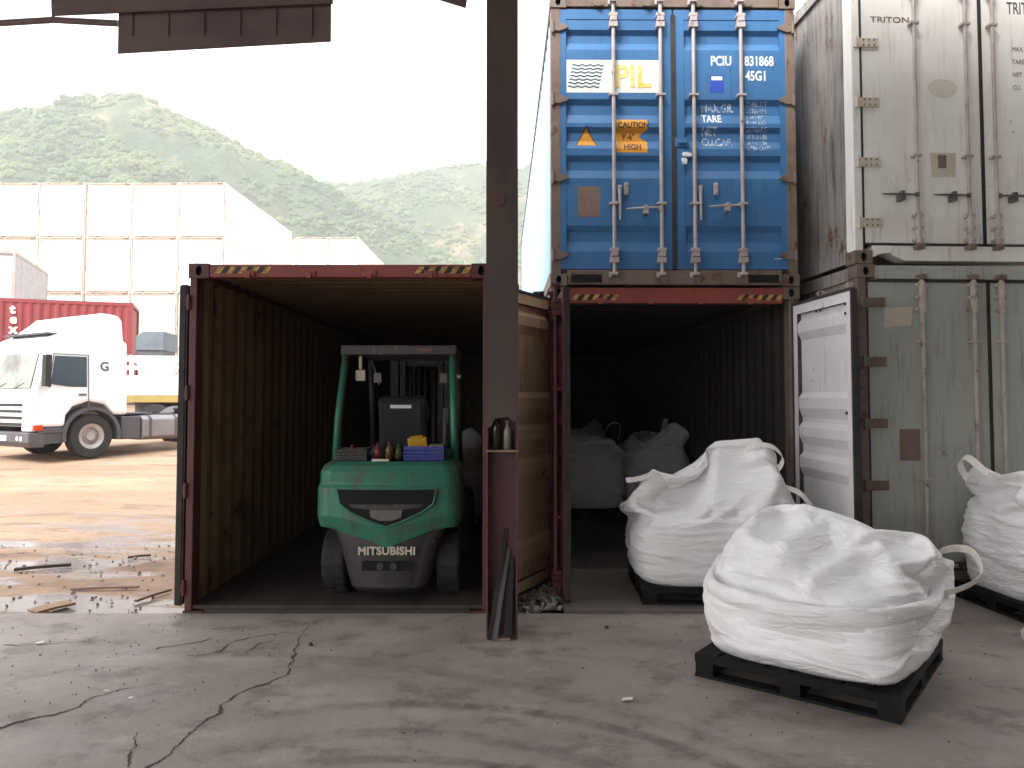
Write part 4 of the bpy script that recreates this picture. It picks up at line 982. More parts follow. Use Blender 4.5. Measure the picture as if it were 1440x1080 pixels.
# ------------------------------------------------------------------ fork lift (rear towards the camera)
def forklift():
    ox, oy, oz = -1.005, 6.22, .051
    t = empty('forklift', (ox, oy, oz), 0, 'green forklift seen from behind, parked in the red container', 'forklift')
    # counterweight: stacked sections (z, half-width, y of the rear face, roundness)
    def sec(z, hw, yr, yf=.62, rd=.14):
        pts = []
        for k in range(7):
            a = math.pi * k / 12; pts.append((-hw + rd - rd * math.sin(math.pi / 2 - a) * 1 + 0, yr + rd - rd * math.sin(a)))
        half = [(-hw + rd * (1 - math.cos(math.pi / 2 * k / 6)), yr + rd * (1 - math.sin(math.pi / 2 * k / 6))) for k in range(7)]
        # bowed rear face
        mid = [(-(hw - rd) + (hw - rd) * 2 * k / 12, yr - .035 * (1 - (2 * k / 12 - 1) ** 2)) for k in range(1, 12)]
        right = [(-x, y) for x, y in half[::-1]]
        P_ = [(-hw, yf)] + half + mid + right + [(hw, yf)]
        return [Vector((x, y, z)) for x, y in P_]
    def loft(secs, m, name, cap=True):
        bm = B(); rows = [[bm.verts.new(v) for v in s] for s in secs]
        for A, C_ in zip(rows, rows[1:]):
            for k in range(len(A)): bm.faces.new((A[k], A[(k + 1) % len(A)], C_[(k + 1) % len(A)], C_[k]))
        bm.faces.new(rows[0][::-1]); bm.faces.new(rows[-1])
        return obj(name, bm, m, t, bevel=.012, smooth=False)
    # green body, V-shaped lower edge made by dropping middle vertices
    s1 = sec(.60, .575, .03)
    for v in s1:
        if v.y < .5: v.z -= .16 * max(0, 1 - abs(v.x) / .42) ** 1.0
    s2 = sec(.70, .59, .0); s3 = sec(.92, .585, .0); s4 = sec(.955, .575, .03); s5 = sec(1.05, .57, .02); s6 = sec(1.10, .545, .05); s7 = sec(1.13, .50, .10)
    for v in s2:
        if v.y < .5: v.z -= .10 * max(0, 1 - abs(v.x) / .42)
    body = loft([s1, s2, s3, s4, s5, s6, s7], M['green'], 'counterweight')
    # grille recess: bowed V panel in a rim, its depth painted as dark shade
    def bow(bm, y0, d, pts):
        prism(bm, pts, lambda u, v, q: Vector((u, q, v)), y0, y0 + d)
        for k in range(-13, 14): bmesh.ops.bisect_plane(bm, geom=bm.verts[:] + bm.edges[:] + bm.faces[:], plane_co=(k * .034, 0, 0), plane_no=(1, 0, 0))
        for v in bm.verts: v.co.y -= .035 * (1 - min(1, abs(v.co.x) / .45) ** 2) + (.012 if v.co.z < .72 else 0) * 0
        return bm
    def slot(pts, y, d, name, m, par=t): return obj(name, bow(B(), y, d, pts), m, par)
    slot([(-.40, .915), (-.375, .80), (-.28, .735), (-.1, .655), (0, .625), (.1, .655), (.28, .735), (.375, .80), (.40, .915)], -.014, .03, 'grille_opening', M['dark'])
    bm = B()
    def pl(pts, r=.012): tube(bm, [(x, -.014 - .035 * (1 - (x / .45) ** 2), z) for x, z in pts], r, 8)
    pl([(-.40, .918), (-.375, .80), (-.28, .732), (-.1, .652), (0, .620), (.1, .652), (.28, .732), (.375, .80), (.40, .918)], .010)
    obj('grille_rim', bm, M['green'], t, smooth=True)
    slot([(-.30, .80), (.30, .80), (.27, .775), (0, .745), (-.27, .775)], -.022, .007, 'grille_bar', M['gdark'])
    slot([(-.13, .755), (.13, .755), (.12, .70), (.05, .672), (-.05, .672), (-.12, .70)], -.024, .009, 'tow_pin_plate', M['steel'])
    # dark lower casting
    b1 = sec(.075, .28, .12, rd=.1); b2 = sec(.12, .31, .06, rd=.1); b3 = sec(.44, .40, .045, rd=.12); b4 = sec(.60, .46, .05, rd=.12)
    loft([b1, b2, b3, b4], M['gdark'], 'lower_casting')
    text('maker_lettering', 'MITSUBISHI', .088, (0, -.003, .395), M['beige'], t, bold=.003, sx=1.0, align='CENTER', ex=.004, space=1.05)
    bm = B(); box(bm, -.20, .20, .006, .02, .265, .34); obj('tow_slot', bm, M['dark'], t)
    for xx in (-.055, .055): bm = B(); tube(bm, [(xx, -.004, .30), (xx, .01, .30)], .028, 14); obj('tow_boss', bm, M['gdark'], t)
    # hood
    bm = B(); prism(bm, [(.10, 1.13), (.62, 1.13), (1.25, 1.16), (1.25, .62), (.10, .62)], lambda u, v, q: Vector((q, u, v)), -.47, .47); obj('hood', bm, M['green'], t, bevel=.03)
    bm = B(); box(bm, -.46, .46, .60, 2.15, .30, .62); obj('chassis', bm, M['gdark'], t, bevel=.02)
    bm = B(); box(bm, -.44, .44, 1.26, 1.95, .62, .66); box(bm, -.44, .44, 1.90, 1.96, .66, 1.18); obj('floor_plate', bm, M['gdark'], t, bevel=.01)
    # wheels
    for sx in (-1, 1):
        for (yc, r, wd, xc) in ((.43, .265, .19, .475), (1.95, .34, .24, .47)):
            bm = B(); h = wd / 2
            lathe(bm, [(r * .55, -h * .9), (r * .93, -h), (r * .985, -h * .8), (r, -h * .5), (r, h * .5), (r * .985, h * .8), (r * .93, h), (r * .55, h * .9)], (0, 0, 0), 40, 'x')
            for k in range(18):
                a = k * 2 * math.pi / 18
                for s_ in (-1, 1): box(bm, -h * .85 if s_ < 0 else h * .1, -h * .1 if s_ < 0 else h * .85, -.016, .016, r - .004, r + .006, M=Matrix.Rotation(a + s_ * .08, 4, 'X'))
            o = obj('wheel', bm, M['black'], t); o.location = (sx * xc, yc, r + .006)
            bm = B(); lathe(bm, [(0, -.03), (r * .3, -.035), (r * .35, -.06), (r * .55, -.075), (r * .57, -.06), (r * .57, .06), (r * .55, .075), (r * .35, .06), (r * .3, .035), (0, .03)], (0, 0, 0), 28, 'x'); obj('rim', bm, M['green'], o, smooth=False)
    # overhead guard
    for sx in (-1, 1):
        bm = B(); tube(bm, [(sx * .515, .42, 1.06), (sx * .50, .46, 1.5), (sx * .475, .62, 2.03)], .032, 12); obj('guard_pillar', bm, M['green'], t, smooth=True)
        bm = B(); tube(bm, [(sx * .46, 1.98, .65), (sx * .45, 1.80, 1.5), (sx * .44, 1.62, 2.05)], .03, 12); obj('guard_pillar', bm, M['gdark'], t, smooth=True)
    bm = B(); box(bm, -.51, .51, .56, .64, 2.03, 2.115); box(bm, -.49, .49, 1.60, 1.68, 2.03, 2.11)
    for sx in (-1, 1): box(bm, sx * .47 - .03, sx * .47 + .03, .64, 1.60, 2.035, 2.105)
    for k in range(7): y = .76 + k * .125; box(bm, -.44, .44, y, y + .025, 2.05, 2.09)
    obj('overhead_guard', bm, M['gdark'], t, bevel=.008)
    gl_r = mat('dull_red_lens', rgb(96, 40, 36), .3)
    for x0 in (-.30, .17):
        bm = B(); box(bm, x0, x0 + .13, .552, .5595, 2.05, 2.09); obj('tail_lamp', bm, M['gdark'] if x0 < 0 else gl_r, t, bevel=.003)
    # seat
    bm = B(); prism(bm, [(.86, 1.17), (1.42, 1.17), (1.46, 1.28), (.98, 1.30), (.90, 1.66), (.80, 1.68), (.76, 1.60)], lambda u, v, q: Vector((q, u, v)), -.22, .22); obj('seat', bm, M['seat'], t, bevel=.05)
    bm = B(); box(bm, -.10, .09, .765, .772, 1.555, 1.585, M=None); o = obj('seat_label', bm, M['sticker'], t); o.location = (0, -.002, 0)
    bm = B(); pts = [(.16 * math.cos(a), 1.62 + .05 * math.sin(a), 1.48 + .15 * math.sin(a)) for a in [k * math.pi / 12 for k in range(25)]]; tube(bm, pts, .013, 8, caps=False); tube(bm, [(0, 1.62, 1.48), (0, 1.84, 1.1)], .025, 10); obj('steering_wheel', bm, M['seat'], t, smooth=True)
    # mast
    for sx in (-1, 1):
        bm = B(); box(bm, sx * .30 - .045, sx * .30 + .045, 2.30, 2.42, .08, 2.12); box(bm, sx * .21 - .03, sx * .21 + .03, 2.32, 2.42, .10, 2.06); obj('mast_rail', bm, M['gdark'], t, bevel=.004)
        bm = B(); tube(bm, [(sx * .13, 2.38, .2), (sx * .13, 2.38, 1.95)], .035, 12); obj('lift_cylinder', bm, M['gdark'], t, smooth=True)
    bm = B()
    for z in (.12, 1.1, 2.0): box(bm, -.36, .36, 2.425, 2.46, z, z + .1)
    obj('mast_crossbar', bm, M['gdark'], t, bevel=.004)
    bm = B()
    for z in (.15, .55): box(bm, -.5, .5, 2.47, 2.51, z, z + .1)
    obj('fork_carriage', bm, M['gdark'], t, bevel=.004)
    for sx in (-1, 1): bm = B(); box(bm, sx * .3 - .06, sx * .3 + .06, 2.515, 2.555, .02, .7); box(bm, sx * .3 - .06, sx * .3 + .06, 2.555, 3.6, .02, .06); obj('fork', bm, M['gdark'], t, bevel=.004)
    # work lamps / mirror hanging under the guard
    for x0 in (-.36, .30):
        bm = B(); tube(bm, [(x0 - .06, 1.55, 2.03), (x0, 1.5, 1.9), (x0 + .03, 1.5, 1.78)], .012, 8); box(bm, x0 - .02, x0 + .06, 1.46, 1.53, 1.80, 1.9); obj('work_lamp', bm, M['steel'], t, bevel=.006)
    bm = B(); box(bm, -.40, -.31, .66, .70, 1.80, 1.90); box(bm, -.37, -.34, .66, .69, 1.90, 2.03); obj('rear_lamp', bm, M['beige'], t, bevel=.012)
    bm = B(); tube(bm, [(.47, .60, 1.86), (.53, .55, 1.84)], .016, 8); tube(bm, [(.53, .55, 1.84), (.55, .55, 1.83)], .022, 10); obj('reversing_buzzer', bm, M['alu'], t)
    for k, x0 in enumerate((-.08, -.03, .04)):
        bm = B(); tube(bm, spline([(x0, 2.30, 2.0), (x0 + .01, 2.2, 1.5), (x0 - .02, 2.25, 1.0), (x0, 2.0, .8)], 6), .011, 6); obj('hydraulic_hose', bm, M['seat'], t, smooth=True)
    bm = B(); tube(bm, [(.40, .70, 1.13), (.41, .70, 1.55)], .022, 10); box(bm, .385, .43, .68, .72, 1.42, 1.56); obj('exhaust_stack', bm, M['gdark'], t)
    return (ox, oy, oz)
fx, fy, fz_ = forklift()
def crate(x0, x1, y0, y1, z0, h, m, lab):
    t = empty('storage_basket', ((x0 + x1) / 2, (y0 + y1) / 2, z0), 0, lab, 'basket'); bm = B(); hx, hy = (x1 - x0) / 2, (y1 - y0) / 2
    box(bm, -hx, hx, -hy, hy, 0, .006)
    for z in (.01, h * .28, h * .52, h * .76, h - .014):
        for a in ((-hx, hx, -hy, -hy + .006), (-hx, hx, hy - .006, hy), (-hx, -hx + .006, -hy + .006, hy - .006), (hx - .006, hx, -hy + .006, hy - .006)): box(bm, a[0], a[1], a[2], a[3], z, z + h * .13)
    n = int((x1 - x0) / .03)
    for k in range(n + 1):
        xx = -hx + (2 * hx - .008) * k / n; box(bm, xx, xx + .008, -hy + .0008, -hy + .0052, .007, h - .015); box(bm, xx, xx + .008, hy - .0052, hy - .0008, .007, h - .015)
    obj('basket_shell', bm, m, t); return t
ct = fz_ + 1.132
crate(fx + .11, fx + .44, fy + .16, fy + .40, ct, .115, M['basket'], 'blue plastic basket on the right of the forklift hood')
crate(fx - .46, fx - .20, fy + .16, fy + .40, ct, .095, M['gdark'], 'dark wire basket on the left of the forklift hood')
bm = B(); box(bm, -.085, .07, -.05, .05, 0, .085); box(bm, -.06, .045, -.04, .04, .085, .10)
o = obj('battery_pack', bm, M['yellow'], bevel=.01); o.location = (fx + .22, fy + .28, ct + .10); o.rotation_euler = (R(4), R(-8), .2); tag(o, 'yellow tool case heaped in the blue basket', 'tool case')
gl3 = mat('amber_bottle', rgb(110, 72, 40), .3); gl4 = mat('red_can', rgb(110, 40, 36), .4); gl5 = mat('olive_can', rgb(90, 84, 50), .4)
for k, (dx, dy, h, r, m, lab) in enumerate(((-.02, .22, .15, .032, gl3, 'amber bottle left of the blue basket'), (.05, .26, .13, .034, gl5, 'olive can touching the blue basket'), (-.12, .24, .13, .036, gl4, 'dark red can in the middle of the hood'), (-.16, .32, .11, .03, gl2, 'clear jar beside the dark basket'), (-.34, .28, .12, .036, gl4, 'dark red can standing in the dark basket'))):
    bottle(fx + dx, fy + dy, ct + (.007 if k == 4 else 0), h, r, m, lab)
bm = B(); box(bm, -.06, .06, -.05, .05, 0, .11); o = obj('tool_box', bm, M['brown'], bevel=.01); o.location = (fx + .37, fy + .28, ct + .018); o.rotation_euler = (0, R(0), .1); tag(o, 'brown carton in the blue basket, right of the yellow case', 'carton')
bm = B(); prism(bm, [(-.05, 0), (.06, 0), (.05, .014), (-.045, .02)], lambda u, v, q: Vector((q, u, v)), -.07, .07); o = obj('rag', bm, M['beige'], bevel=.004); o.location = (fx - .07, fy + .12, ct - .001); tag(o, 'beige rag lying on the rear edge of the hood', 'rag')

# ------------------------------------------------------------------ white tractor truck in the yard
def truck(loc, rz):
    t = empty('truck', loc, rz, 'white cab-over tractor truck parked on the dirt, facing left', 'truck')
    # x forward, y left, z up; origin on the ground under the front axle
    Wd = 1.24
    pr = [(-.85, 1.0), (-.85, 2.72), (-.75, 2.80), (.75, 2.86), (1.0, 2.74), (1.12, 2.45), (1.30, 1.55), (1.33, 1.05), (1.30, .75), (.62, .75), (.60, 1.0), (.45, 1.2), (.1, 1.32), (-.3, 1.25), (-.5, 1.0)]
    bm = B(); prism(bm, pr, lambda u, v, q: Vector((u, q, v)), -Wd, Wd)
    for v in bm.verts:
        if v.co.z > 1.5: v.co.y *= 1 - .055 * (v.co.z - 1.5) / 1.3
    obj('cab', bm, M['truckw'], t, bevel=.07)
    bm = B(); pr = [(-.83, 2.68), (-.83, 3.30), (-.72, 3.42), (-.35, 3.44), (.30, 3.30), (.62, 3.0), (.80, 2.80)]
    prism(bm, pr, lambda u, v, q: Vector((u, q, v)), -1.06, 1.06)
    for v in bm.verts:
        if v.co.z > 2.9: v.co.y *= .90
    obj('wind_deflector', bm, M['truckw'], t, bevel=.07)
    bm = B(); box(bm, .72, .98, -1.0, 1.0, 2.86, 2.90); obj('sun_visor', bm, M['truckd'], t, bevel=.01)
    # windshield: inclined pane wrapping the front
    bm = B(); a = .205
    prism(bm, [(1.135, 2.42), (1.31, 1.62), (1.33, 1.62), (1.155, 2.42)], lambda u, v, q: Vector((u, q, v)), -1.08, 1.08); obj('windshield', bm, mat('windshield_painted_reflection', rgb(120, 128, 118), .08, rgb(84, 76, 70), 1.2, lo=.45, hi=.6, amt=.9), t, bevel=.006)  # pale tint painted in for the reflection, brown blotches for the cab interior
    for sy in (-1, 1):
        bm = B(); f = lambda u, v, q: Vector((u, sy * (q - .055 * (v - 1.5) / 1.3 * 1.24), v))
        prism(bm, [(.95, 1.72), (.86, 2.36), (.15, 2.36), (.15, 1.66), (.55, 1.66)], f, 1.236, 1.248); obj('side_window', bm, M['glassy'], t, bevel=.003)
        bm = B(); prism(bm, [(1.0, 1.66), (.89, 2.41), (.10, 2.41), (.10, 1.1), (.118, 1.1), (.118, 2.39), (.875, 2.39), (.98, 1.66)], f, 1.236, 1.243); obj('door_outline', bm, M['truckd'], t)
        bm = B(); tube(bm, [(.95, sy * 1.2, 2.36), (1.15, sy * 1.42, 2.34)], .02, 8); tube(bm, [(.95, sy * 1.2, 1.66), (1.15, sy * 1.42, 1.68)], .02, 8); box(bm, 1.07, 1.20, min(sy * 1.33, sy * 1.50), max(sy * 1.33, sy * 1.50), 1.66, 2.36); obj('mirror', bm, M['black'], t, bevel=.03)
        bm = B(); box(bm, 1.22, 1.36, min(sy * .82, sy * 1.22), max(sy * .82, sy * 1.22), .66, .82); h = obj('headlight', bm, M['lamp'], t, bevel=.03)
        bm = B(); box(bm, 1.10, 1.30, min(sy * 1.19, sy * 1.256), max(sy * 1.19, sy * 1.256), .68, .80); obj('indicator', bm, M['amber'], t, bevel=.01)
        bm = B()   # wheel arch
        lathe(bm, [(.60, sy * .90), (.60, sy * 1.255), (.68, sy * 1.255), (.68, sy * .90)], (0, 0, .52), 20, 'y', a0=R(-10), a1=R(190)); obj('mudguard', bm, M['truckd'], t, smooth=False)
        bm = B(); box(bm, .64, 1.18, min(sy * 1.0, sy * 1.22), max(sy * 1.0, sy * 1.22), .38, .42); box(bm, .64, 1.2, min(sy * 1.0, sy * 1.235), max(sy * 1.0, sy * 1.235), .62, .74); box(bm, .66, 1.2, min(sy * .95, sy * 1.2), max(sy * .95, sy * 1.2), .42, .62); obj('step', bm, M['truckd'], t, bevel=.01)
    bm = B(); prism(bm, [(1.05, .30), (1.30, .30), (1.40, .42), (1.40, .64), (1.05, .64)], lambda u, v, q: Vector((u, q, v)), -1.23, 1.23); obj('bumper', bm, M['truckd'], t, bevel=.03)
    for k in range(4):
        z = .78 + k * .145; bm = B(); box(bm, 1.325 - .00 * k, 1.345, -.78, .78, z, z + .065); obj('grille_slot', bm, M['black'], t, bevel=.01)
    bm = B(); box(bm, 1.401, 1.41, -.25, .25, .44, .56); obj('number_plate', bm, M['sticker'], t)
    for sy in (-.75, -.92, .75, .92):
        bm = B(); tube(bm, [(1.395, sy, .50), (1.41, sy, .50)], .05, 14); obj('fog_lamp', bm, M['lamp'], t)
    o = text('cab_emblem', 'G', .30, (0, 0, 0), M['truckd'], t, bold=.006); 
    for v in o.data.vertices: x, y, z = v.co; v.co = (-.16 - x, 1.2415 - y - .055 * (z + 2.05 - 1.5) / 1.3 * 1.24 + .0, z + 2.05)
    for sy in (-.5, .35):
        bm = B(); tube(bm, [(1.335, sy, 1.60), (1.30, sy + .45, 1.74)], .012, 6); obj('wiper', bm, M['black'], t)
    for sy in (-1, 1): bm = B(); box(bm, .16, .34, min(sy * 1.235, sy * 1.262), max(sy * 1.235, sy * 1.262), 1.46, 1.50); obj('door_handle', bm, M['truckd'], t, bevel=.005)
    # chassis
    bm = B()
    for sy in (-.42, .36): box(bm, -5.0, .9, sy, sy + .07, .72, .98)
    for x in (-4.8, -3.6, -2.4, -1.2): box(bm, x, x + .1, -.35, .36, .76, .94)
    obj('chassis_frame', bm, M['truckd'], t, bevel=.006)
    bm = B(); box(bm, -1.7, -.95, -.9, .9, .985, 1.03); box(bm, -1.0, -.9, -.5, .5, 1.03, 1.9); obj('rear_deck', bm, M['truckd'], t, bevel=.01)
    for sy in (-1, 1):
        bm = B(); prism(bm, [(sy * .52, .45), (sy * .60, .36), (sy * 1.1, .36), (sy * 1.2, .45), (sy * 1.2, .88), (sy * 1.1, .96), (sy * .60, .96), (sy * .52, .88)], lambda u, v, q: Vector((q, u, v)), -2.55, -1.25); f = obj('fuel_tank', bm, M['alu'], t, bevel=.03)
        for x in (-1.5, -2.2):
            bm = B(); prism(bm, [(sy * 1.205, .43), (sy * 1.215, .43), (sy * 1.215, .9), (sy * 1.1, .975), (sy * .60, .975), (sy * .60, .965), (sy * 1.1, .965), (sy * 1.205, .89)], lambda u, v, q: Vector((q, u, v)), x, x + .06); obj('tank_band', bm, M['steel'], f)
        bm = B(); box(bm, -1.2, -.72, min(sy * .6, sy * 1.2), max(sy * .6, sy * 1.2), .40, .95); obj('battery_box', bm, M['truckd'], t, bevel=.02)
        bm = B(); lathe(bm, [(.60, sy * .62), (.60, sy * 1.22), (.64, sy * 1.22), (.64, sy * .62)], (-3.7, 0, .52), 16, 'y', a0=R(10), a1=R(170)); obj('rear_mudguard', bm, M['truckd'], t)
        for xc, y0 in ((0, 1.07), (-3.7, 1.03), (-3.7, .70)):
            bm = B(); h = .15; r = .51
            lathe(bm, [(.29, -h * .85), (.34, -h), (r * .94, -h), (r, -h * .7), (r, h * .7), (r * .94, h), (.34, h), (.29, h * .85)], (0, 0, 0), 40, 'y')
            o = obj('wheel', bm, M['black'], t, smooth=False); o.location = (xc, sy * y0, r)
            bm = B(); d = sy
            lathe(bm, [(0, d * .10), (.10, d * .10), (.11, d * .04), (.19, d * .03), (.21, d * .09), (.27, d * .12), (.295, d * .14), (.295, -d * .12), (0, -d * .12)], (0, 0, 0), 28, 'y')
            for k in range(10): a = k * math.pi / 5; tube(bm, [(.15 * math.cos(a), d * .03, .15 * math.sin(a)), (.15 * math.cos(a), d * .07, .15 * math.sin(a))], .014, 6)
            obj('rim', bm, M['rim'], o)
    bm = B(); lathe(bm, [(0, 1.05), (.5, 1.05), (.55, 1.10), (.5, 1.14), (0, 1.14)], (-3.5, 0, 0), 24, 'z'); obj('fifth_wheel', bm, M['black'], t)
    return t
# near front wheel stands at pixel (127, 645)
TH = R(57)
hd_ = Vector((-math.cos(TH), -math.sin(TH))); left = Vector((math.sin(TH), -math.cos(TH)))
wn = Vector((-9.95, 18.1)); oc = wn - left * 1.07
truck((oc.x, oc.y, yard_z(oc.x, oc.y) - .0), math.atan2(hd_.y, hd_.x))

# red container on a trailer behind the truck
def simple_container(name, loc, rz, label, L, m, mf, group=None, extras=None, cat='shipping container'):
    t = empty(name, loc, rz, label, cat, group)
    corr_wall('side_wall', .012, .1, L - .1, .15, HC - .1, m, m, t, -1); corr_wall('side_wall', W - .012, .1, L - .1, .15, HC - .1, m, m, t, 1)
    bm = B(); box(bm, .05, W - .05, .06, .1, .15, HC - .12); box(bm, .05, W - .05, L - .1, L - .06, .15, HC - .12); box(bm, .05, W - .05, .1, L - .1, HC - .06, HC - .03); box(bm, .05, W - .05, .1, L - .1, .12, .15)
    obj('end_panel', bm, m, t)
    bm = B()
    for x0 in (0, W - .1):
        for y0 in (0, L - .12): box(bm, x0, x0 + .1, y0, y0 + .12, .0, HC)
    for z0 in (0.004, HC - .124):
        for x0 in (.003, W - .083): box(bm, x0, x0 + .08, .12, L - .12, z0, z0 + .12)
        for y0 in (.003, L - .083): box(bm, .1, W - .1, y0, y0 + .08, z0, z0 + .12)
    obj('frame', bm, mf, t)
    return t
def trailer(loc, rz, L, lab, m):
    t = empty('trailer', loc, rz, lab, 'trailer')
    bm = B()
    for x in (.55, 1.75): box(bm, x, x + .12, 0, L, .95, 1.2)
    for k in range(9): y = k * (L - .12) / 8; box(bm, .0, W, y, y + .1, 1.2, 1.3)
    obj('trailer_frame', bm, m, t, bevel=.01)
    for y in (L - 3.2, L - 1.9):
        for x in (.2, W - .2):
            bm = B(); lathe(bm, [(.2, -.14), (.48, -.15), (.5, -.1), (.5, .1), (.48, .15), (.2, .14)], (0, 0, 0), 28, 'x'); o = obj('wheel', bm, M['black'], t); o.location = (x, y, .5)
            bm = B(); lathe(bm, [(0, -.1), (.26, -.11), (.27, .11), (0, .1)], (0, 0, 0), 20, 'x'); obj('rim', bm, M['rim'], o)
    for x in (.5, W - .5): bm = B(); box(bm, x - .06, x + .06, 2.0, 2.12, .0, 1.2); box(bm, x - .15, x + .15, 1.92, 2.2, .0, .03); obj('landing_leg', bm, m, t)
    return t
YR = 27.5; gz = yard_z(-14, YR)
xr_ = P(187, 420, YR).x; ztop = P(187, 426, YR).z
trailer((xr_ - 12.19 * math.cos(R(21)) - W * math.sin(R(21)), YR - 12.19 * math.sin(R(21)) + W * math.cos(R(21)), gz), R(-90 + 21), 12.19, 'dark skeletal trailer carrying the bright red container', M['truckd'])
red = simple_container('shipping_container', (xr_, YR, ztop - HC), R(90), 'bright red container with white letters, behind the white truck', 12.19, M['redtruck'], M['redtruck'])
red.location = (xr_, YR, ztop - HC); red.rotation_euler[2] = R(90 + 21)
tl = None
for k, ch in enumerate('tex'):
    pp = P(9, [446, 461, 476][k], YR - 4); tr = text('side_lettering', ch, .42, (0, 0, 0), M['sticker'], red, bold=.02)
    dd = (xr_ + .6583 * YR) / (math.cos(R(21)) + .6583 * math.sin(R(21))) - .05; zz0 = P(9, [440, 454, 468][k], YR - dd * math.sin(R(21))).z - (ztop - HC)
    for v in tr.data.vertices: x, y, z = v.co; v.co = (y - .01, dd - x, zz0 + z)
simple_container('shipping_container', (P(22, 355, 32).x - W * math.cos(R(20)), 32 - W * math.sin(R(20)), P(30, 353, 32).z - HC), R(20), 'pale grey container above and behind the red one, cut by the left edge', 6.06, mat('pale_grey_paint', rgb(176, 174, 176), .5), mat('grey_frame_paint', rgb(170, 160, 154), .5, rgb(150, 112, 92), 2))
simple_container('shipping_container', (P(22, 355, 32).x - W * math.cos(R(20)), 32 - W * math.sin(R(20)), P(30, 353, 32).z - 2 * HC - .01), R(20), 'dull grey container under the pale grey one, hidden by the red one', 6.06, M['farwhite'], M['farrust'])

# flatbed truck with yellow beam between the white truck and the open container
def flatbed():
    a = P(176, 560, 24.3); gz = yard_z(a.x, 24.3)
    t = empty('flatbed_trailer', (a.x, 24.3, gz), R(8), 'white and yellow flatbed trailer behind the truck chassis', 'trailer')
    zz = lambda py: P(220, py, 24.3).z - gz
    bm = B(); box(bm, 0, 5, 0, 2.3, zz(566), zz(556)); obj('deck_beam', bm, mat('muted_yellow_beam', rgb(150, 128, 62), .6, rgb(110, 104, 70), 2), t, bevel=.01)
    bm = B(); box(bm, -.05, 5, .05, 2.25, zz(556) + .002, zz(528)); obj('side_board', bm, M['farwhite'], t, bevel=.02)
    bm = B()
    for p, q in ((520, 514), (508, 500)): box(bm, -.0, 5, .0, .12, zz(p), zz(q)); box(bm, 0, 5, 2.1, 2.25, zz(p), zz(q))
    for k in range(5): box(bm, .1 + k * 1.1, .22 + k * 1.1, .0205, .1, zz(528), zz(520)); box(bm, .1 + k * 1.1, .22 + k * 1.1, .0205, .1, zz(514), zz(508))
    tube(bm, [(.1, .0, zz(500)), (.7, .0, zz(525))], .05, 8)
    obj('stake_rail', bm, M['farwhite'], t)
    bm = B(); prism(bm, [(.25, zz(492)), (.25, zz(472)), (.45, zz(465)), (1.1, zz(465)), (1.1, zz(492))], lambda u, v, q: Vector((u, q, v)), .1, 1.6); obj('cab_box', bm, mat('blue_grey_panel', rgb(96, 104, 112), .5), t, bevel=.02)
    bm = B(); box(bm, .26, 1.05, .15, 1.5, zz(500) + .002, zz(492) - .002); obj('box_foot', bm, M['truckd'], t)
    for x in (.9, 2.2, 3.5):
        bm = B(); lathe(bm, [(.2, -.14), (.46, -.15), (.48, .0), (.46, .15), (.2, .14)], (0, 0, 0), 28, 'y'); o = obj('wheel', bm, M['black'], t); o.location = (x, .2, .48)
        bm = B(); lathe(bm, [(.2, -.14), (.46, -.15), (.48, .0), (.46, .15), (.2, .14)], (0, 0, 0), 28, 'y'); o = obj('wheel', bm, M['black'], t); o.location = (x, 2.1, .48)
    bm = B(); box(bm, .1, 4.9, .6, 1.7, .5, zz(566) - .002); obj('chassis_frame', bm, M['truckd'], t)
flatbed()

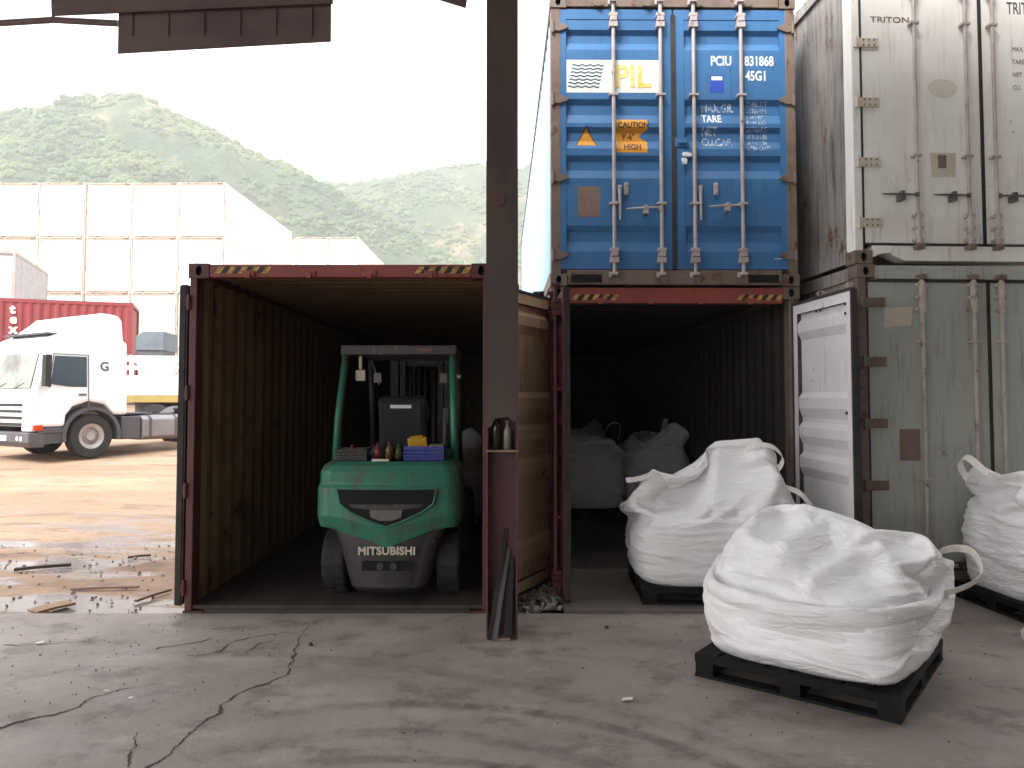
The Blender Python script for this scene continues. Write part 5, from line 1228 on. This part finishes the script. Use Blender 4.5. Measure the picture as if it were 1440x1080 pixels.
# ------------------------------------------------------------------ far reefer stacks
def make_far(L=12.19):
    t = simple_container('refrigerated_container', (0, 0, 0), 0, 'x', L, M['farwhite'], M['farwhite'], 'white reefers stacked across the yard', cat='refrigerated container')
    bm = B()
    for x in (.02, W - .07): box(bm, x, x + .05, -.012, -.001, 0.02, HC - .02)
    box(bm, .1, W - .1, -.012, -.001, HC - .10, HC - .02); box(bm, .1, W - .1, -.012, -.001, .02, .08)
    obj('corner_trim', bm, M['farrust'], t)
    bm = B()
    for x in (.45, .95, 1.48, 1.98): tube(bm, [(x, -.03, .15), (x, -.03, HC - .15)], .02, 6)
    obj('lock_rod', bm, M['farwhite'], t)
    return t
def copy_tree(o, parent=None):
    c = o.copy(); COL.objects.link(c); c.parent = parent
    for ch in list(o.children): copy_tree(ch, c)
    return c
proto = make_far(); YS = 40.0
right_x = P(318, 256, YS).x; zt_ = P(318, 257, YS).z
rows = ['topmost', 'second from the top', 'third from the top', 'lowest']
cols_n = ['right-hand', 'second-from-right', 'middle', 'second-from-left', 'left-hand']
first = True; RS = R(2.2)
ux, uy = math.cos(RS), math.sin(RS)
for ci in range(6):
    for ri in range(4):
        o = proto if first else copy_tree(proto); first = False
        xx = right_x - (ci + 1) * (W + .015)
        o.location = (xx, YS + random.uniform(-.04, .04), zt_ - (ri + 1) * (HC + .006)); o.rotation_euler = (0, 0, R(1.6) * 0)
        o['label'] = 'white reefer, %s in the %s column of the stack across the yard' % (rows[ri], (['right-hand', 'second-from-right', 'third-from-right', 'fourth-from-right', 'fifth-from-right', 'left-hand'])[ci])
Y6 = 60.0; x6 = P(505, 335, Y6).x; z6 = P(505, 334, Y6).z
for ci in range(3):
    for ri in range(2):
        o = copy_tree(proto); o.location = (x6 - (ci + 1) * (W + .015), Y6, z6 - (ri + 1) * (HC + .006))
        o['label'] = 'distant white reefer, %s, %s in the farther block behind the open container' % (['top row', 'second row'][ri], ['right end', 'middle', 'left end'][ci]); o['group'] = 'distant white reefers'
bm = B(); box(bm, x6 - 8, x6, Y6 + .1, Y6 + 12, yard_z(x6, Y6) - .1, z6 - 2 * (HC + .006) - .005)
tag(obj('container_block', bm, M['farwhite']), 'lower tiers of the farther white container block', 'container stack')
bm = B(); box(bm, -1500, 1500, -60, 1500, -2.0, 420)
hz = tag(obj('haze', bm, None), kind='stuff'); hm = bpy.data.materials.new('haze_air'); hm.use_nodes = True; t = hm.node_tree; t.nodes.clear()
pv = t.nodes.new('ShaderNodeVolumePrincipled'); pv.inputs['Color'].default_value = (.97, .98, 1, 1); pv.inputs['Density'].default_value = .00055; pv.inputs['Anisotropy'].default_value = .0
om = t.nodes.new('ShaderNodeOutputMaterial'); t.links.new(pv.outputs[0], om.inputs['Volume']); hz.data.materials.clear(); hz.data.materials.append(hm)
print('HORIZON check', P(720, 558, 6.17).z)
